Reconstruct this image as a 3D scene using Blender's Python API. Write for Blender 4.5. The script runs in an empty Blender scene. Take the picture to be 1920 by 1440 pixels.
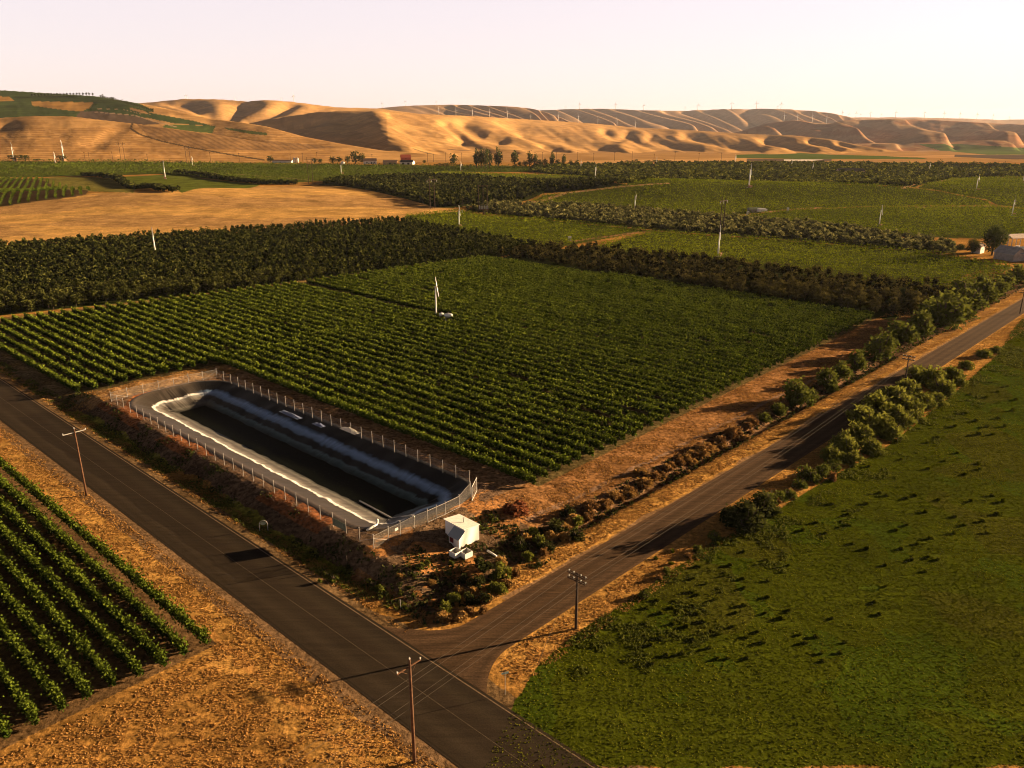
import bpy, math, random
import numpy as np
sc = bpy.context.scene
col = sc.collection
R = math.radians

# ------------------------------------------------------------------ camera
F_PX = 1480.0                    # focal length in pixels of the 1920 px wide photograph
PITCH = math.atan(495 / 1480)    # looking down 18.5 degrees
CAM_H = 55.0
cam_d = bpy.data.cameras.new("camera"); cam = bpy.data.objects.new("camera", cam_d); col.objects.link(cam)
cam_d.sensor_width = 36.0; cam_d.lens = 36.0 * F_PX / 1920.0
cam_d.clip_start = 0.5; cam_d.clip_end = 60000
cam.location = (0, 0, CAM_H); cam.rotation_euler = (math.pi / 2 - PITCH, 0, 0)
sc.camera = cam
# ------------------------------------------------------------------ light
SUN_EL, SUN_AZ = 11.5, 19.0      # azimuth measured from +X towards +Y (where the sun stands)
w = bpy.data.worlds.new("World"); sc.world = w; w.use_nodes = True
nt = w.node_tree; nt.nodes.clear()
sky = nt.nodes.new("ShaderNodeTexSky"); sky.sky_type = 'NISHITA'; sky.sun_disc = False
sky.sun_elevation = R(SUN_EL); sky.sun_rotation = R(90 - SUN_AZ)
sky.altitude = 200; sky.air_density = 1.0; sky.dust_density = 0.6; sky.ozone_density = 1.5
bg = nt.nodes.new("ShaderNodeBackground"); bg.inputs[1].default_value = 0.05
tint = nt.nodes.new("ShaderNodeMix"); tint.data_type = 'RGBA'; tint.blend_type = 'MULTIPLY'; tint.inputs[0].default_value = 1
tint.inputs[7].default_value = (0.30, 0.27, 0.32, 1)
wo = nt.nodes.new("ShaderNodeOutputWorld")
nt.links.new(sky.outputs[0], tint.inputs[6]); 
# pale glow added near the horizon, upper sky dimmed to weaken fill light
tcw = nt.nodes.new("ShaderNodeTexCoord"); spw = nt.nodes.new("ShaderNodeSeparateXYZ"); nt.links.new(tcw.outputs['Generated'], spw.inputs[0])
mrw = nt.nodes.new("ShaderNodeMapRange"); mrw.interpolation_type = 'SMOOTHSTEP'
mrw.inputs[1].default_value = .12; mrw.inputs[2].default_value = .27; mrw.inputs[3].default_value = 1.0; mrw.inputs[4].default_value = .05
nt.links.new(spw.outputs[2], mrw.inputs[0])
addw = nt.nodes.new("ShaderNodeMix"); addw.data_type = 'RGBA'; addw.blend_type = 'ADD'; addw.inputs[0].default_value = 1
addw.inputs[7].default_value = (4.7, 4.0, 4.0, 1); nt.links.new(tint.outputs[2], addw.inputs[6])
sclw = nt.nodes.new("ShaderNodeVectorMath"); sclw.operation = 'SCALE'; nt.links.new(addw.outputs[2], sclw.inputs[0]); nt.links.new(mrw.outputs[0], sclw.inputs[3])
nt.links.new(sclw.outputs[0], bg.inputs[0]); nt.links.new(bg.outputs[0], wo.inputs[0])
sl = bpy.data.lights.new("sun", 'SUN'); sun = bpy.data.objects.new("sun", sl); col.objects.link(sun)
sl.energy = 5.0; sl.angle = R(0.5); sl.color = (1.0, 0.69, 0.37)
sun.location = (300, 100, 200)
sun.rotation_euler = (R(90 - SUN_EL), 0, R(SUN_AZ + 90))
sc.view_settings.view_transform = 'Standard'; sc.view_settings.look = 'None'
sc.view_settings.exposure = 1.8; sc.view_settings.gamma = 1.0; sc.view_settings.use_curve_mapping = False
HAZE = 1.9e-5
sc.cycles.max_bounces = 5; sc.cycles.transparent_max_bounces = 12; sc.cycles.volume_bounces = 0; sc.cycles.filter_width = 1.0; sc.cycles.diffuse_bounces = 1

# ------------------------------------------------------------------ numeric helpers
rng = np.random.default_rng(7)
_lat = rng.random((256, 256))
def vnoise(x, y):
    xi = np.floor(x).astype(int); yi = np.floor(y).astype(int)
    fx = x - xi; fy = y - yi
    fx = fx * fx * (3 - 2 * fx); fy = fy * fy * (3 - 2 * fy)
    a = _lat[xi & 255, yi & 255]; b = _lat[(xi + 1) & 255, yi & 255]
    c = _lat[xi & 255, (yi + 1) & 255]; d = _lat[(xi + 1) & 255, (yi + 1) & 255]
    return a + (b - a) * fx + (c - a) * fy + (a - b - c + d) * fx * fy
def fbm(x, y, s, oct=4):
    x = np.asarray(x, float) / s; y = np.asarray(y, float) / s
    v = 0; a = .5; t = 0
    for k in range(oct):
        v = v + a * vnoise(x + 17.3 * k, y + 9.1 * k); t += a; a *= .5; x = x * 2.03; y = y * 2.03
    return v / t
def sstep(a, b, x):
    t = np.clip((x - a) / (b - a), 0, 1); return t * t * (3 - 2 * t)
UX, UY = math.cos(R(47.5)), math.sin(R(47.5))     # u: away from the paved road, v: along it towards upper left
def uv(x, y): return x * UX + y * UY, -x * UY + y * UX
def xy(u, v): return u * UX - v * UY, u * UY + v * UX
def tan_of(py): return np.tan(np.arctan((720 - py) / F_PX) - PITCH)
def px_of(x, y): return 960 + F_PX * x / np.maximum(y, 1e-3) / math.cos(PITCH)

# ------------------------------------------------------------------ terrain
# every ridge: crest line (photo column, photo row, forward distance) plus foot row and foot distance
RIDGES = [
 dict(c=[(-400,150,2600),(0,168,2600),(187,180,2500),(233,188,2400),(300,200,2300),(393,222,2150),(457,230,2000),(500,237,1900),(567,256,1750),(640,270,1600),(713,282,1480),(780,287,1400),(880,295,1330),(960,300,1300),(1100,306,1250)],
      b=[(-400,302,1130),(0,302,1130),(600,303,1130),(960,304,1140),(1100,307,1140)], p=1.25),
 dict(c=[(-400,232,1750),(0,221,1750),(67,217,1750),(133,218,1750),(200,226,1720),(247,231,1700),(300,238,1650),(400,252,1560),(520,272,1450),(620,285,1350),(700,296,1260)],
      b=[(-400,302,1120),(0,302,1120),(600,303,1130),(700,305,1140)], p=1.1),
 dict(c=[(380,250,3000),(457,233,3000),(480,228,3000),(500,225,3000),(547,217,3000),(603,209,3000),(680,207,3000),(723,209,3050),(780,213,3200),(880,217,3600),(980,223,3900),(1047,227,4100),(1120,232,4300),(1192,239,4400),(1260,242,4300),(1330,246,4200),(1400,251,3800),(1492,254,3400),(1562,261,3000),(1617,272,2700),(1671,281,2500),(1740,290,2400)],
      b=[(380,266,2450),(480,268,2300),(600,276,1950),(690,283,1620),(735,287,1450),(900,300,1300),(1100,300,1300),(1300,297,1400),(1500,291,1700),(1740,292,1900)], p=1.15),
 dict(c=[(150,200,4400),(283,192,4400),(350,185,4400),(417,186,4400),(467,190,4300),(500,187,4300),(547,190,4400),(600,197,4500),(633,201,4600),(710,203,4700),(800,215,4800)],
      b=[(150,238,3000),(800,238,3300)], p=1.0),
 dict(c=[(600,215,7000),(680,206,7000),(710,203,7000),(747,199,7000),(780,197,7000),(847,196,7000),(913,198,7000),(980,201,6900),(1013,207,6800),(1047,219,6500),(1075,230,6300)],
      b=[(600,236,4700),(1075,240,5000)], p=1.0),
 dict(c=[(960,212,9500),(1010,207,9500),(1085,204,9500),(1135,204,9500),(1210,207,9500),(1272,207.5,9500),(1310,206,9300),(1372,204,9000),(1440,204,9000),(1481,205,9000),(1522,208,9000),(1562,213,9000),(1590,219,8800),(1615,226,8700)],
      b=[(960,240,6000),(1300,252,6000),(1615,250,6000)], p=1.0),
 dict(c=[(1200,209,13500),(1590,220,12000),(1698,219.5,12000),(1806,222,12000),(1874,224.5,12000),(1920,223.5,12000),(2400,220,12000)],
      b=[(1200,235,9000),(1590,240,9000),(2400,250,9000)], p=1.0),
 dict(c=[(1340,262,5000),(1370,252,5200),(1400,243,5400),(1440,231,5500),(1495,225,5600),(1530,231,5500),(1560,231,5500),(1580,226,5600),(1671,223,5800),(1725,224,5900),(1806,228,5900),(1920,234,5800),(2400,230,5800)],
      b=[(1340,262,4600),(1600,268,3900),(1700,277,3100),(2400,281,2900)], p=1.1),
 dict(c=[(1540,285,3000),(1600,270,3500),(1680,268,3500),(1760,269,3600),(1850,262,3900),(1920,264,3900),(2400,260,3900)],
      b=[(1540,285,2500),(1760,284,2500),(2400,286,2400)], p=1.1),
]
# gullies on the front slopes: ridge index, polyline in photo pixels, half width px, depth px (>0 hollow, <0 spur)
GULLIES = [
 (0,[(60,230),(190,262),(175,275)],14,1.5),(1,[(225,240),(195,258),(168,272)],20,2.0),(1,[(20,236),(-30,246)],14,2.5),
 (0,[(330,215),(450,226)],7,1.2),
 (2,[(705,212),(715,240),(725,262),(760,284)],26,-5),(2,[(835,232),(858,246),(872,262)],11,5),(2,[(868,232),(905,255),(935,262)],18,7),
 (2,[(958,226),(985,238),(1040,252),(1130,272)],26,8),(2,[(978,248),(1010,262),(1040,275)],12,4),(2,[(1135,246),(1165,258)],10,4),
 (2,[(1175,252),(1210,266),(1255,278)],14,6),(2,[(1222,256),(1265,268),(1305,279)],13,6),(2,[(1290,254),(1350,266),(1400,276),(1425,280)],14,6),
 (2,[(1445,262),(1480,268),(1520,278)],16,7),(2,[(1525,262),(1560,270),(1580,278)],9,5),(2,[(1580,266),(1610,275),(1650,283)],9,4),
 (2,[(1020,272),(1060,282)],9,3),(2,[(850,262),(900,280),(960,290)],10,3),
 (3,[(352,190),(390,208),(400,222)],22,5),(3,[(465,192),(440,208),(425,224)],24,8),(3,[(548,194),(520,208),(470,222)],16,6),(3,[(320,192),(370,205)],12,2.5),
 (7,[(1545,234),(1590,250),(1700,262)],16,5),(7,[(1615,226),(1640,245),(1800,262)],30,6),(7,[(1725,226),(1800,240),(1860,262)],26,7),(7,[(1420,238),(1480,246),(1560,262)],16,5),
 (7,[(1860,236),(1960,262)],20,5),
 (8,[(1420,262),(1500,268),(1560,277)],16,3),(8,[(1560,264),(1640,275)],12,3),(8,[(1700,272),(1790,280)],12,2.5),
 (5,[(1290,208),(1345,225),(1400,245)],26,7),(5,[(1395,206),(1410,225),(1420,243)],18,5),
]
def seg_dist(px, py, pts, ky=2.2):
    best = np.full(px.shape, 1e9)
    for (x0, y0), (x1, y1) in zip(pts[:-1], pts[1:]):
        dx, dy = x1 - x0, (y1 - y0) * ky
        t = np.clip(((px - x0) * dx + (py - y0) * ky * dy) / (dx * dx + dy * dy), 0, 1)
        best = np.minimum(best, np.hypot(px - x0 - t * dx, (py - y0) * ky - t * dy))
    return best
GR_D = [1150, 1700, 2500, 4000, 8000, 20000]
GR_Y = [301.5, 290, 284, 279, 262, 240]
def base_far(y):
    return CAM_H + y * tan_of(np.interp(np.log(np.maximum(y, 1)), np.log(GR_D), GR_Y))
def mid_bumps(x, y):
    z = 9.0 * np.exp(-((x + 250) / 170) ** 2 - ((y - 560) / 75) ** 2)
    z = z + 9.0 * np.exp(-((x - 110) / 110) ** 2 - ((y - 650) / 60) ** 2)
    z = z + 6.0 * np.exp(-((x - 290) / 120) ** 2 - ((y - 640) / 55) ** 2)
    z = z + 4.0 * np.exp(-((x - 420) / 110) ** 2 - ((y - 700) / 60) ** 2)
    z = z + 3.0 * np.exp(-((x + 350) / 120) ** 2 - ((y - 760) / 60) ** 2)
    z = z + (fbm(x, y, 160, 3) - .5) * 5.0 * sstep(330, 600, y)
    return z
PU0, PU1, PV0, PV1, PR = 57.1, 78.6, 76.8, 159.4, 7.0
def pond_inset(u, v):
    """distance inside the rounded rim rectangle (negative outside)"""
    cu, cv = (PU0 + PU1) / 2, (PV0 + PV1) / 2
    a = np.abs(u - cu) - ((PU1 - PU0) / 2 - PR); b = np.abs(v - cv) - ((PV1 - PV0) / 2 - PR)
    return -(np.hypot(np.maximum(a, 0), np.maximum(b, 0)) + np.minimum(np.maximum(a, b), 0) - PR)
def track_v(u): return 55.5 - (u - 74) * .0345       # left edge line of the gravel road (v) as a function of u
RIM = 1.55
def near_relief(x, y):
    u, v = uv(x, y)
    e = sstep(50.3, 55.2, u) * (1 - .55 * sstep(66, 90, u)) * sstep(60, 75, v) * (1 - sstep(166, 178, v))
    z = RIM * e
    # ditch between the dirt track and the grass verge of the gravel road
    dv = v - track_v(u)
    z = z - 0.9 * np.exp(-((dv - 6.0) / 1.5) ** 2) * sstep(72, 84, u) * (1 - sstep(190, 215, u))
    z = z + 0.35 * np.exp(-((dv - 9.5) / 1.5) ** 2) * sstep(78, 90, u) * (1 - sstep(160, 200, u))
    z = z - 0.35 * np.exp(-((u - 50.2) / 1.3) ** 2) * sstep(70, 80, v)
    rough = (fbm(x, y, 3.0, 3) - .5) * .35 * sstep(50, 53, u) * sstep(57, 60, v) * (1 - sstep(90, 96, u)) * (1 - sstep(168, 175, v)) * (1 - sstep(-1.2, -.2, pond_inset(u, v)))
    return z + rough
def near_z(x, y, basin=False):
    x = np.asarray(x, float); y = np.asarray(y, float)
    u, v = uv(x, y)
    z = np.where((u < 330) & (y < 330), near_relief(x, y), 0.0)
    if basin:
        s = pond_inset(u, v)
        z = np.where(s > 0.05, z - 4.6 * np.clip((s - .05) / 9, 0, 1) - .35 * np.clip(s / .4, 0, 1), z)
    return z
_PXT = np.arange(-600, 2601, 2.0)
def _smooth(t, sig):
    k = np.arange(-60, 61) * 2.0; g = np.exp(-(k / sig) ** 2 / 2); g /= g.sum(); p = np.concatenate([np.full(60, t[0]), t, np.full(60, t[-1])]); return np.convolve(p, g, 'valid')
for _r in RIDGES:
    _c = np.array(_r['c'], float); _b = np.array(_r['b'], float)
    _r['t'] = (_smooth(np.interp(_PXT, _c[:, 0], _c[:, 1]), 5), _smooth(np.interp(_PXT, _c[:, 0], _c[:, 2]), 26), _smooth(np.interp(_PXT, _b[:, 0], _b[:, 1]), 26), _smooth(np.interp(_PXT, _b[:, 0], _b[:, 2]), 32))
def ridge_z(i, px, y):
    r = RIDGES[i]
    c = np.array(r['c'], float); b = np.array(r['b'], float)
    yc, dc, yb, db = [np.interp(px, _PXT, t_) for t_ in r['t']]
    s = np.clip((y - db) / (dc - db), 0, 1)          # 0 at the foot, 1 at the crest
    t = s ** r['p']
    # round the crest over
    t = t - .06 * np.exp(-((1 - s) / .10)) * 0
    row = yb + (yc - yb) * t
    disp = np.zeros_like(px)
    env = np.clip(s / .12, 0, 1) * np.clip((1 - s) / .10, 0, 1)
    for (k, pts, hw, dep) in GULLIES:
        if k != i: continue
        d = seg_dist(px, row, pts)
        disp = disp + 1.5 * dep * np.exp(-(d / hw) ** 2)
    if i == 2:
        disp = disp + 30 * np.clip((725 - px) / 200, 0, 1); env = np.where(px < 730, np.clip((1 - s) / .05, 0, 1) * np.clip(s / .12, 0, 1), env)
    h = np.clip((yb - yc) / 40, .1, 1)
    if i in (4, 5):
        q = px - 2.6 * (row - yc) + 60 * (fbm(px - 2.6 * (row - yc), row * 2, 70, 2) - .5)
        saw = (q / (33 if i == 4 else 41)) % 1.0
        e = np.where(saw < .72, sstep(0, .72, saw), 1 - sstep(.72, 1, saw))
        disp = disp - 8.5 * e * np.clip((px - 830) / 60, 0.1, 1) * (.35 + 1.1 * vnoise(q / 33, row * .02 + 3.3))
    if i in (7, 8):
        q = px - 3.2 * (row - yc) + 80 * (fbm(px, row * 2, 120, 2) - .5)
        saw = (q / (150 if i == 7 else 110)) % 1.0
        e = np.where(saw < .8, sstep(0, .8, saw), 1 - sstep(.8, 1, saw))
        disp = disp - (26 if i == 7 else 13) * e
    if i in (2, 6, 7, 8):
        q = px - 2.8 * (row - yc)
        disp = disp + (fbm(q, row * 2.5, 42, 3) - .5) * (7 if i == 2 else 9) * h
    if i in (0, 1, 3):
        q = px + .6 * (row - yc)
        disp = disp + (fbm(q, row * 2, 70, 5) - .5) * 5 * h
    z = CAM_H + y * tan_of(np.maximum(row + disp * env, yc + (1 - s) * 2.5 - .3))
    zc = CAM_H + dc * tan_of(yc)
    back = zc - (y - dc) * .07 - ((y - dc) / 400.0) ** 2 * 2
    z = np.where(y > dc, np.maximum(back, -90), z)
    z = np.where(y < db, -200, z)
    m0 = c[0, 0] > -399; m1 = c[-1, 0] < 2399
    if m0: z = np.where(px < c[0, 0], -200, z)
    if m1: z = np.where(px > c[-1, 0], -200, z)
    return z
def terrain(x, y, basin=False, which=False):
    x = np.asarray(x, float); y = np.asarray(y, float)
    z = near_z(x, y, basin)
    far = (y > 330)
    zz = mid_bumps(x, y) * sstep(330, 420, y) * (1 - sstep(950, 1120, y))
    z = np.where(far, zz, z)
    k = np.full(x.shape, -1)
    f = (y > 1100) & (np.abs(x) < y * 1.9)
    if f.any():
        xf, yf = x[f], y[f]; px = px_of(xf, yf)
        g = np.where(yf > 1150, base_far(yf), 0.0)
        kk = np.full(xf.shape, -1)
        for i in range(len(RIDGES)):
            r = ridge_z(i, px, yf); kk = np.where(r > g, i, kk); g = np.maximum(g, r)
        z = z.copy() if hasattr(z, 'copy') else z
        edge = 1 - sstep(1.3, 1.9, np.abs(xf) / yf)
        z[f] = g * edge + (1 - edge) * np.minimum(g, 0); k[f] = kk
    return (z, k) if which else z
def tz(x, y): return float(terrain(np.array([x]), np.array([y]))[0])
def up0(px, py, z=0.0):
    px = np.asarray(px, float); py = np.asarray(py, float)
    a = (px - 960) / F_PX; b = (720 - py) / F_PX
    c, s = math.cos(PITCH), math.sin(PITCH)
    dy = c + b * s; dz = -s + b * c
    t = (z - CAM_H) / dz
    return a * t, dy * t
def at(px, py):
    """photo pixel -> point on the terrain"""
    z = 0.0
    for _ in range(12):
        x, y = up0(px, py, z); z = .5 * z + .5 * tz(float(x), float(y))
    x, y = up0(px, py, z)
    return float(x), float(y), tz(float(x), float(y))
def poly_at(pts): return np.array([at(*p)[:2] for p in pts])
def inpoly(x, y, P):
    ins = np.zeros(x.shape, bool); n = len(P); j = n - 1
    for i in range(n):
        xi, yi = P[i]; xj, yj = P[j]
        c = ((yi > y) != (yj > y)) & (x < (xj - xi) * (y - yi) / (yj - yi + 1e-12) + xi)
        ins ^= c; j = i
    return ins
def m_per_px(y): return y * .96 / F_PX

# ------------------------------------------------------------------ object helpers
def tag(o, label=None, cat=None, group=None, kind=None):
    if label: o['label'] = label
    if cat: o['category'] = cat
    if group: o['group'] = group
    if kind: o['kind'] = kind
    return o
def empty(name, loc, rz=0, label=None, cat=None, group=None):
    o = bpy.data.objects.new(name, None); col.objects.link(o); o.location = loc; o.rotation_euler = (0, 0, rz)
    o.empty_display_size = .3
    return tag(o, label, cat, group)
def np_mesh(name, V, Fq, mat, parent=None, smooth=False, attrs=None, loc=None):
    """V (n,3), Fq (m,4) or (m,3) int arrays -> linked object"""
    me = bpy.data.meshes.new(name); V = np.asarray(V, np.float32); Fq = np.asarray(Fq, np.int32)
    k = Fq.shape[1]
    me.vertices.add(len(V)); me.vertices.foreach_set('co', V.ravel())
    me.loops.add(Fq.size); me.loops.foreach_set('vertex_index', Fq.ravel())
    me.polygons.add(len(Fq)); me.polygons.foreach_set('loop_start', np.arange(0, Fq.size, k, dtype=np.int32))
    if smooth: me.polygons.foreach_set('use_smooth', np.ones(len(Fq), bool))
    for (an, dom, typ, data) in (attrs or []):
        a = me.attributes.new(an, typ, dom)
        a.data.foreach_set('color' if 'COLOR' in typ else 'value', np.asarray(data, np.float32).ravel())
    me.update(calc_edges=True)
    if mat: me.materials.append(mat)
    o = bpy.data.objects.new(name, me); col.objects.link(o)
    if parent: o.parent = parent
    if loc is not None: o.location = loc
    return o
class MB:
    def __init__(s): s.v = []; s.f = []
    def box(s, c, d, rz=0, rx=0, ry=0):
        from mathutils import Euler, Vector
        n = len(s.v); m = Euler((rx, ry, rz)).to_matrix()
        for k in range(8):
            p = Vector(((k & 1) - .5, ((k >> 1) & 1) - .5, ((k >> 2) & 1) - .5))
            p = m @ Vector((p.x * d[0], p.y * d[1], p.z * d[2])); s.v.append((c[0] + p.x, c[1] + p.y, c[2] + p.z))
        for q in ((0, 2, 3, 1), (4, 5, 7, 6), (0, 1, 5, 4), (2, 6, 7, 3), (0, 4, 6, 2), (1, 3, 7, 5)): s.f.append(tuple(n + i for i in q))
        return s
    def tube(s, pts, rad, n=8, cap=True):
        from mathutils import Vector
        pts = [Vector(p) for p in pts]
        if not hasattr(rad, '__len__'): rad = [rad] * len(pts)
        base = len(s.v); prev = None
        for i, p in enumerate(pts):
            d = (pts[min(i + 1, len(pts) - 1)] - pts[max(i - 1, 0)]).normalized()
            a = Vector((0, 0, 1)) if abs(d.z) < .9 else Vector((1, 0, 0))
            if prev is not None: a = prev
            e = (a - d * a.dot(d)).normalized(); prev = e; g = d.cross(e)
            for k in range(n):
                t = 2 * math.pi * k / n; q = p + (e * math.cos(t) + g * math.sin(t)) * rad[i]; s.v.append(tuple(q))
        for i in range(len(pts) - 1):
            for k in range(n):
                s.f.append((base + i * n + k, base + i * n + (k + 1) % n, base + (i + 1) * n + (k + 1) % n, base + (i + 1) * n + k))
        if cap:
            s.f.append(tuple(base + k for k in range(n))[::-1]); s.f.append(tuple(base + (len(pts) - 1) * n + k for k in range(n)))
        return s
    def poly(s, pts):
        n = len(s.v); s.v += [tuple(p) for p in pts]; s.f.append(tuple(range(n, n + len(pts)))); return s
    def prism(s, prof, a, b, axis='y'):
        """profile [(x,z)] extruded from a to b along y"""
        n = len(s.v); k = len(prof)
        for t in (a, b):
            for (x, z) in prof: s.v.append((x, t, z) if axis == 'y' else (t, x, z))
        for i in range(k): s.f.append((n + i, n + (i + 1) % k, n + k + (i + 1) % k, n + k + i))
        s.f.append(tuple(n + i for i in range(k))[::-1]); s.f.append(tuple(n + k + i for i in range(k)))
        return s
    def build(s, name, mat, parent=None, smooth=False, loc=None, bevel=0):
        me = bpy.data.meshes.new(name); me.from_pydata(s.v, [], s.f); me.update()
        if mat: me.materials.append(mat)
        if smooth: me.polygons.foreach_set('use_smooth', [True] * len(me.polygons))
        o = bpy.data.objects.new(name, me); col.objects.link(o)
        if parent: o.parent = parent
        if loc is not None: o.location = loc
        if bevel:
            b = o.modifiers.new('bevel', 'BEVEL'); b.width = bevel; b.segments = 2
        return o
def copy_tree(o, parent=None):
    c = o.copy(); col.objects.link(c)
    if parent: c.parent = parent
    for ch in KIDS.get(o.name, []): copy_tree(ch, c)
    return c
KIDS = {}
def kids_of(root):
    KIDS.clear()
    for o in bpy.data.objects:
        if o.parent: KIDS.setdefault(o.parent.name, []).append(o)

# ------------------------------------------------------------------ materials
def mat(name, rgb, rough=.9, spec=.2, noise=0, nscale=5.0, dark=None, bump=0, metal=0, coord='Object', detail=6):
    m = bpy.data.materials.new(name); m.use_nodes = True; n = m.node_tree.nodes; l = m.node_tree.links
    p = n['Principled BSDF']; p.inputs['Roughness'].default_value = rough; p.inputs['Specular IOR Level'].default_value = spec
    p.inputs['Metallic'].default_value = metal
    p.inputs['Base Color'].default_value = (*rgb, 1)
    if noise or bump:
        tc = n.new('ShaderNodeTexCoord'); nz = n.new('ShaderNodeTexNoise'); nz.inputs['Scale'].default_value = nscale
        nz.inputs['Detail'].default_value = detail; l.new(tc.outputs[coord], nz.inputs['Vector'])
        if noise:
            mx = n.new('ShaderNodeMix'); mx.data_type = 'RGBA'
            d = dark or tuple(c * (1 - noise) for c in rgb)
            mx.inputs[6].default_value = (*d, 1); mx.inputs[7].default_value = (*[min(1, c * (1 + noise * .5)) for c in rgb], 1)
            mr = n.new('ShaderNodeMapRange'); mr.inputs[1].default_value = .35; mr.inputs[2].default_value = .65
            l.new(nz.outputs[0], mr.inputs[0]); l.new(mr.outputs[0], mx.inputs[0]); l.new(mx.outputs[2], p.inputs['Base Color'])
        if bump:
            b = n.new('ShaderNodeBump'); b.inputs['Strength'].default_value = bump; b.inputs['Distance'].default_value = .05
            l.new(nz.outputs[0], b.inputs['Height']); l.new(b.outputs[0], p.inputs['Normal'])
    return m
def leaf_mat(name, c0, c1, trans=.35):
    """foliage: colour between c0 and c1 by the per-leaf value 'var'; part of the light passes through"""
    m = bpy.data.materials.new(name); m.use_nodes = True; n = m.node_tree.nodes; l = m.node_tree.links; n.clear()
    o = n.new('ShaderNodeOutputMaterial'); a = n.new('ShaderNodeAttribute'); a.attribute_name = 'var'
    mx = n.new('ShaderNodeMix'); mx.data_type = 'RGBA'; mx.inputs[6].default_value = (*c0, 1); mx.inputs[7].default_value = (*c1, 1)
    d = n.new('ShaderNodeBsdfDiffuse'); t = n.new('ShaderNodeBsdfTranslucent'); ms = n.new('ShaderNodeMixShader'); ms.inputs[0].default_value = trans
    l.new(a.outputs['Fac'], mx.inputs[0]); l.new(mx.outputs[2], d.inputs[0]); l.new(mx.outputs[2], t.inputs[0])
    l.new(d.outputs[0], ms.inputs[1]); l.new(t.outputs[0], ms.inputs[2]); l.new(ms.outputs[0], o.inputs[0])
    return m
def ground_mat(name, hill=False):
    """colour from the 'zone' attribute (what grows or lies there), broken up by world-space noise; alpha = how grassy/rough"""
    m = bpy.data.materials.new(name); m.use_nodes = True; n = m.node_tree.nodes; l = m.node_tree.links
    p = n['Principled BSDF']; p.inputs['Roughness'].default_value = 1.0; p.inputs['Specular IOR Level'].default_value = 0
    a = n.new('ShaderNodeAttribute'); a.attribute_name = 'zone'
    tc = n.new('ShaderNodeTexCoord')
    def noise(scale, detail=6, stretch=None):
        z = n.new('ShaderNodeTexNoise'); z.inputs['Scale'].default_value = scale; z.inputs['Detail'].default_value = detail; z.inputs['Roughness'].default_value = .65
        if stretch:
            mp = n.new('ShaderNodeMapping'); mp.inputs['Rotation'].default_value = (0, 0, R(stretch[0])); mp.inputs['Scale'].default_value = (stretch[1], stretch[2], 1)
            l.new(tc.outputs['Object'], mp.inputs[0]); l.new(mp.outputs[0], z.inputs['Vector'])
        else: l.new(tc.outputs['Object'], z.inputs['Vector'])
        return z
    if hill: zs = [(noise(.012, 8), .45), (noise(.05, 6, (30, .25, 1)), .3)]
    else: zs = [(noise(1.6, 8), .95), (noise(.09, 5), .45), (noise(.5, 6, (42.5, .15, 1.6)), .45)]
    cur = None
    for z, amp in zs:
        mr = n.new('ShaderNodeMapRange'); mr.inputs[1].default_value = .3; mr.inputs[2].default_value = .7
        mr.inputs[3].default_value = 1 - amp; mr.inputs[4].default_value = 1 + amp
        l.new(z.outputs[0], mr.inputs[0])
        if cur is None: cur = mr.outputs[0]
        else:
            mu = n.new('ShaderNodeMath'); mu.operation = 'MULTIPLY'; l.new(cur, mu.inputs[0]); l.new(mr.outputs[0], mu.inputs[1]); cur = mu.outputs[0]
    # contrast by zone alpha
    mx = n.new('ShaderNodeMix'); mx.data_type = 'FLOAT'; mx.inputs[2].default_value = 1.0
    l.new(a.outputs['Alpha'], mx.inputs[0]); l.new(cur, mx.inputs[3])
    vm = n.new('ShaderNodeVectorMath'); vm.operation = 'SCALE'; l.new(a.outputs['Color'], vm.inputs[0]); l.new(mx.outputs[0], vm.inputs[3])
    l.new(vm.outputs[0], p.inputs['Base Color'])
    b = n.new('ShaderNodeBump'); b.inputs['Strength'].default_value = .9; b.inputs['Distance'].default_value = 1.5 if hill else .18
    l.new(zs[0][0].outputs[0], b.inputs['Height']); l.new(b.outputs[0], p.inputs['Normal'])
    return m
M = {}
# ------------------------------------------------------------------ what covers the ground (surface colours; far ridges carry a haze tint)
GOLD = (.42, .225, .062); GOLD2 = (.35, .18, .048); DIRT = (.16, .095, .055); REDDIRT = (.25, .125, .05); SOIL = (.10, .065, .035)
PAST = (.056, .069, .005); GREEN = (.075, .085, .016); GREEN2 = (.11, .12, .02); DKGREEN = (.035, .042, .012); STUB = (.36, .21, .10)
def U(*pts): return np.array([xy(u, v) for u, v in pts])
P = {}
P['vine_soil'] = U((54, 240), (54, 172), (57, 169), (85, 169), (85.2, 72.5), (237, 72.5), (237, 236), (150, 246), (64, 261), (57, 236))
P['fl_soil'] = U((32.3, 73.8), (32.3, 260), (-60, 260), (-60, 74.8))
P['orch_left'] = poly_at([(-250, 628), (0, 592), (450, 545), (930, 484), (1012, 464), (870, 437), (756, 414), (500, 431), (0, 462), (-250, 482)])
P['orch_band'] = poly_at([(936, 484), (1012, 464), (1130, 470), (1200, 476), (1500, 514), (1790, 548), (1775, 560), (1720, 590), (1662, 600), (1300, 540)])
P['vine_m1'] = poly_at([(756, 416), (762, 404), (862, 396), (905, 404), (1040, 414), (1215, 433), (1060, 462), (1012, 466), (870, 438)])
P['vine_m2'] = poly_at([(1100, 466), (1225, 434), (1480, 452), (1740, 474), (1900, 500), (1870, 520), (1792, 550), (1500, 517), (1200, 478)])
P['olive'] = poly_at([(868, 394), (920, 382), (1100, 386), (1360, 408), (1560, 424), (1700, 446), (1800, 462), (1790, 476), (1730, 472), (1480, 450), (1225, 431), (1040, 413)])
P['vine_r1'] = poly_at([(1370, 407), (1480, 394), (1640, 387), (1855, 386), (2000, 398), (2150, 440), (1860, 448), (1700, 444), (1560, 423)])
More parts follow.
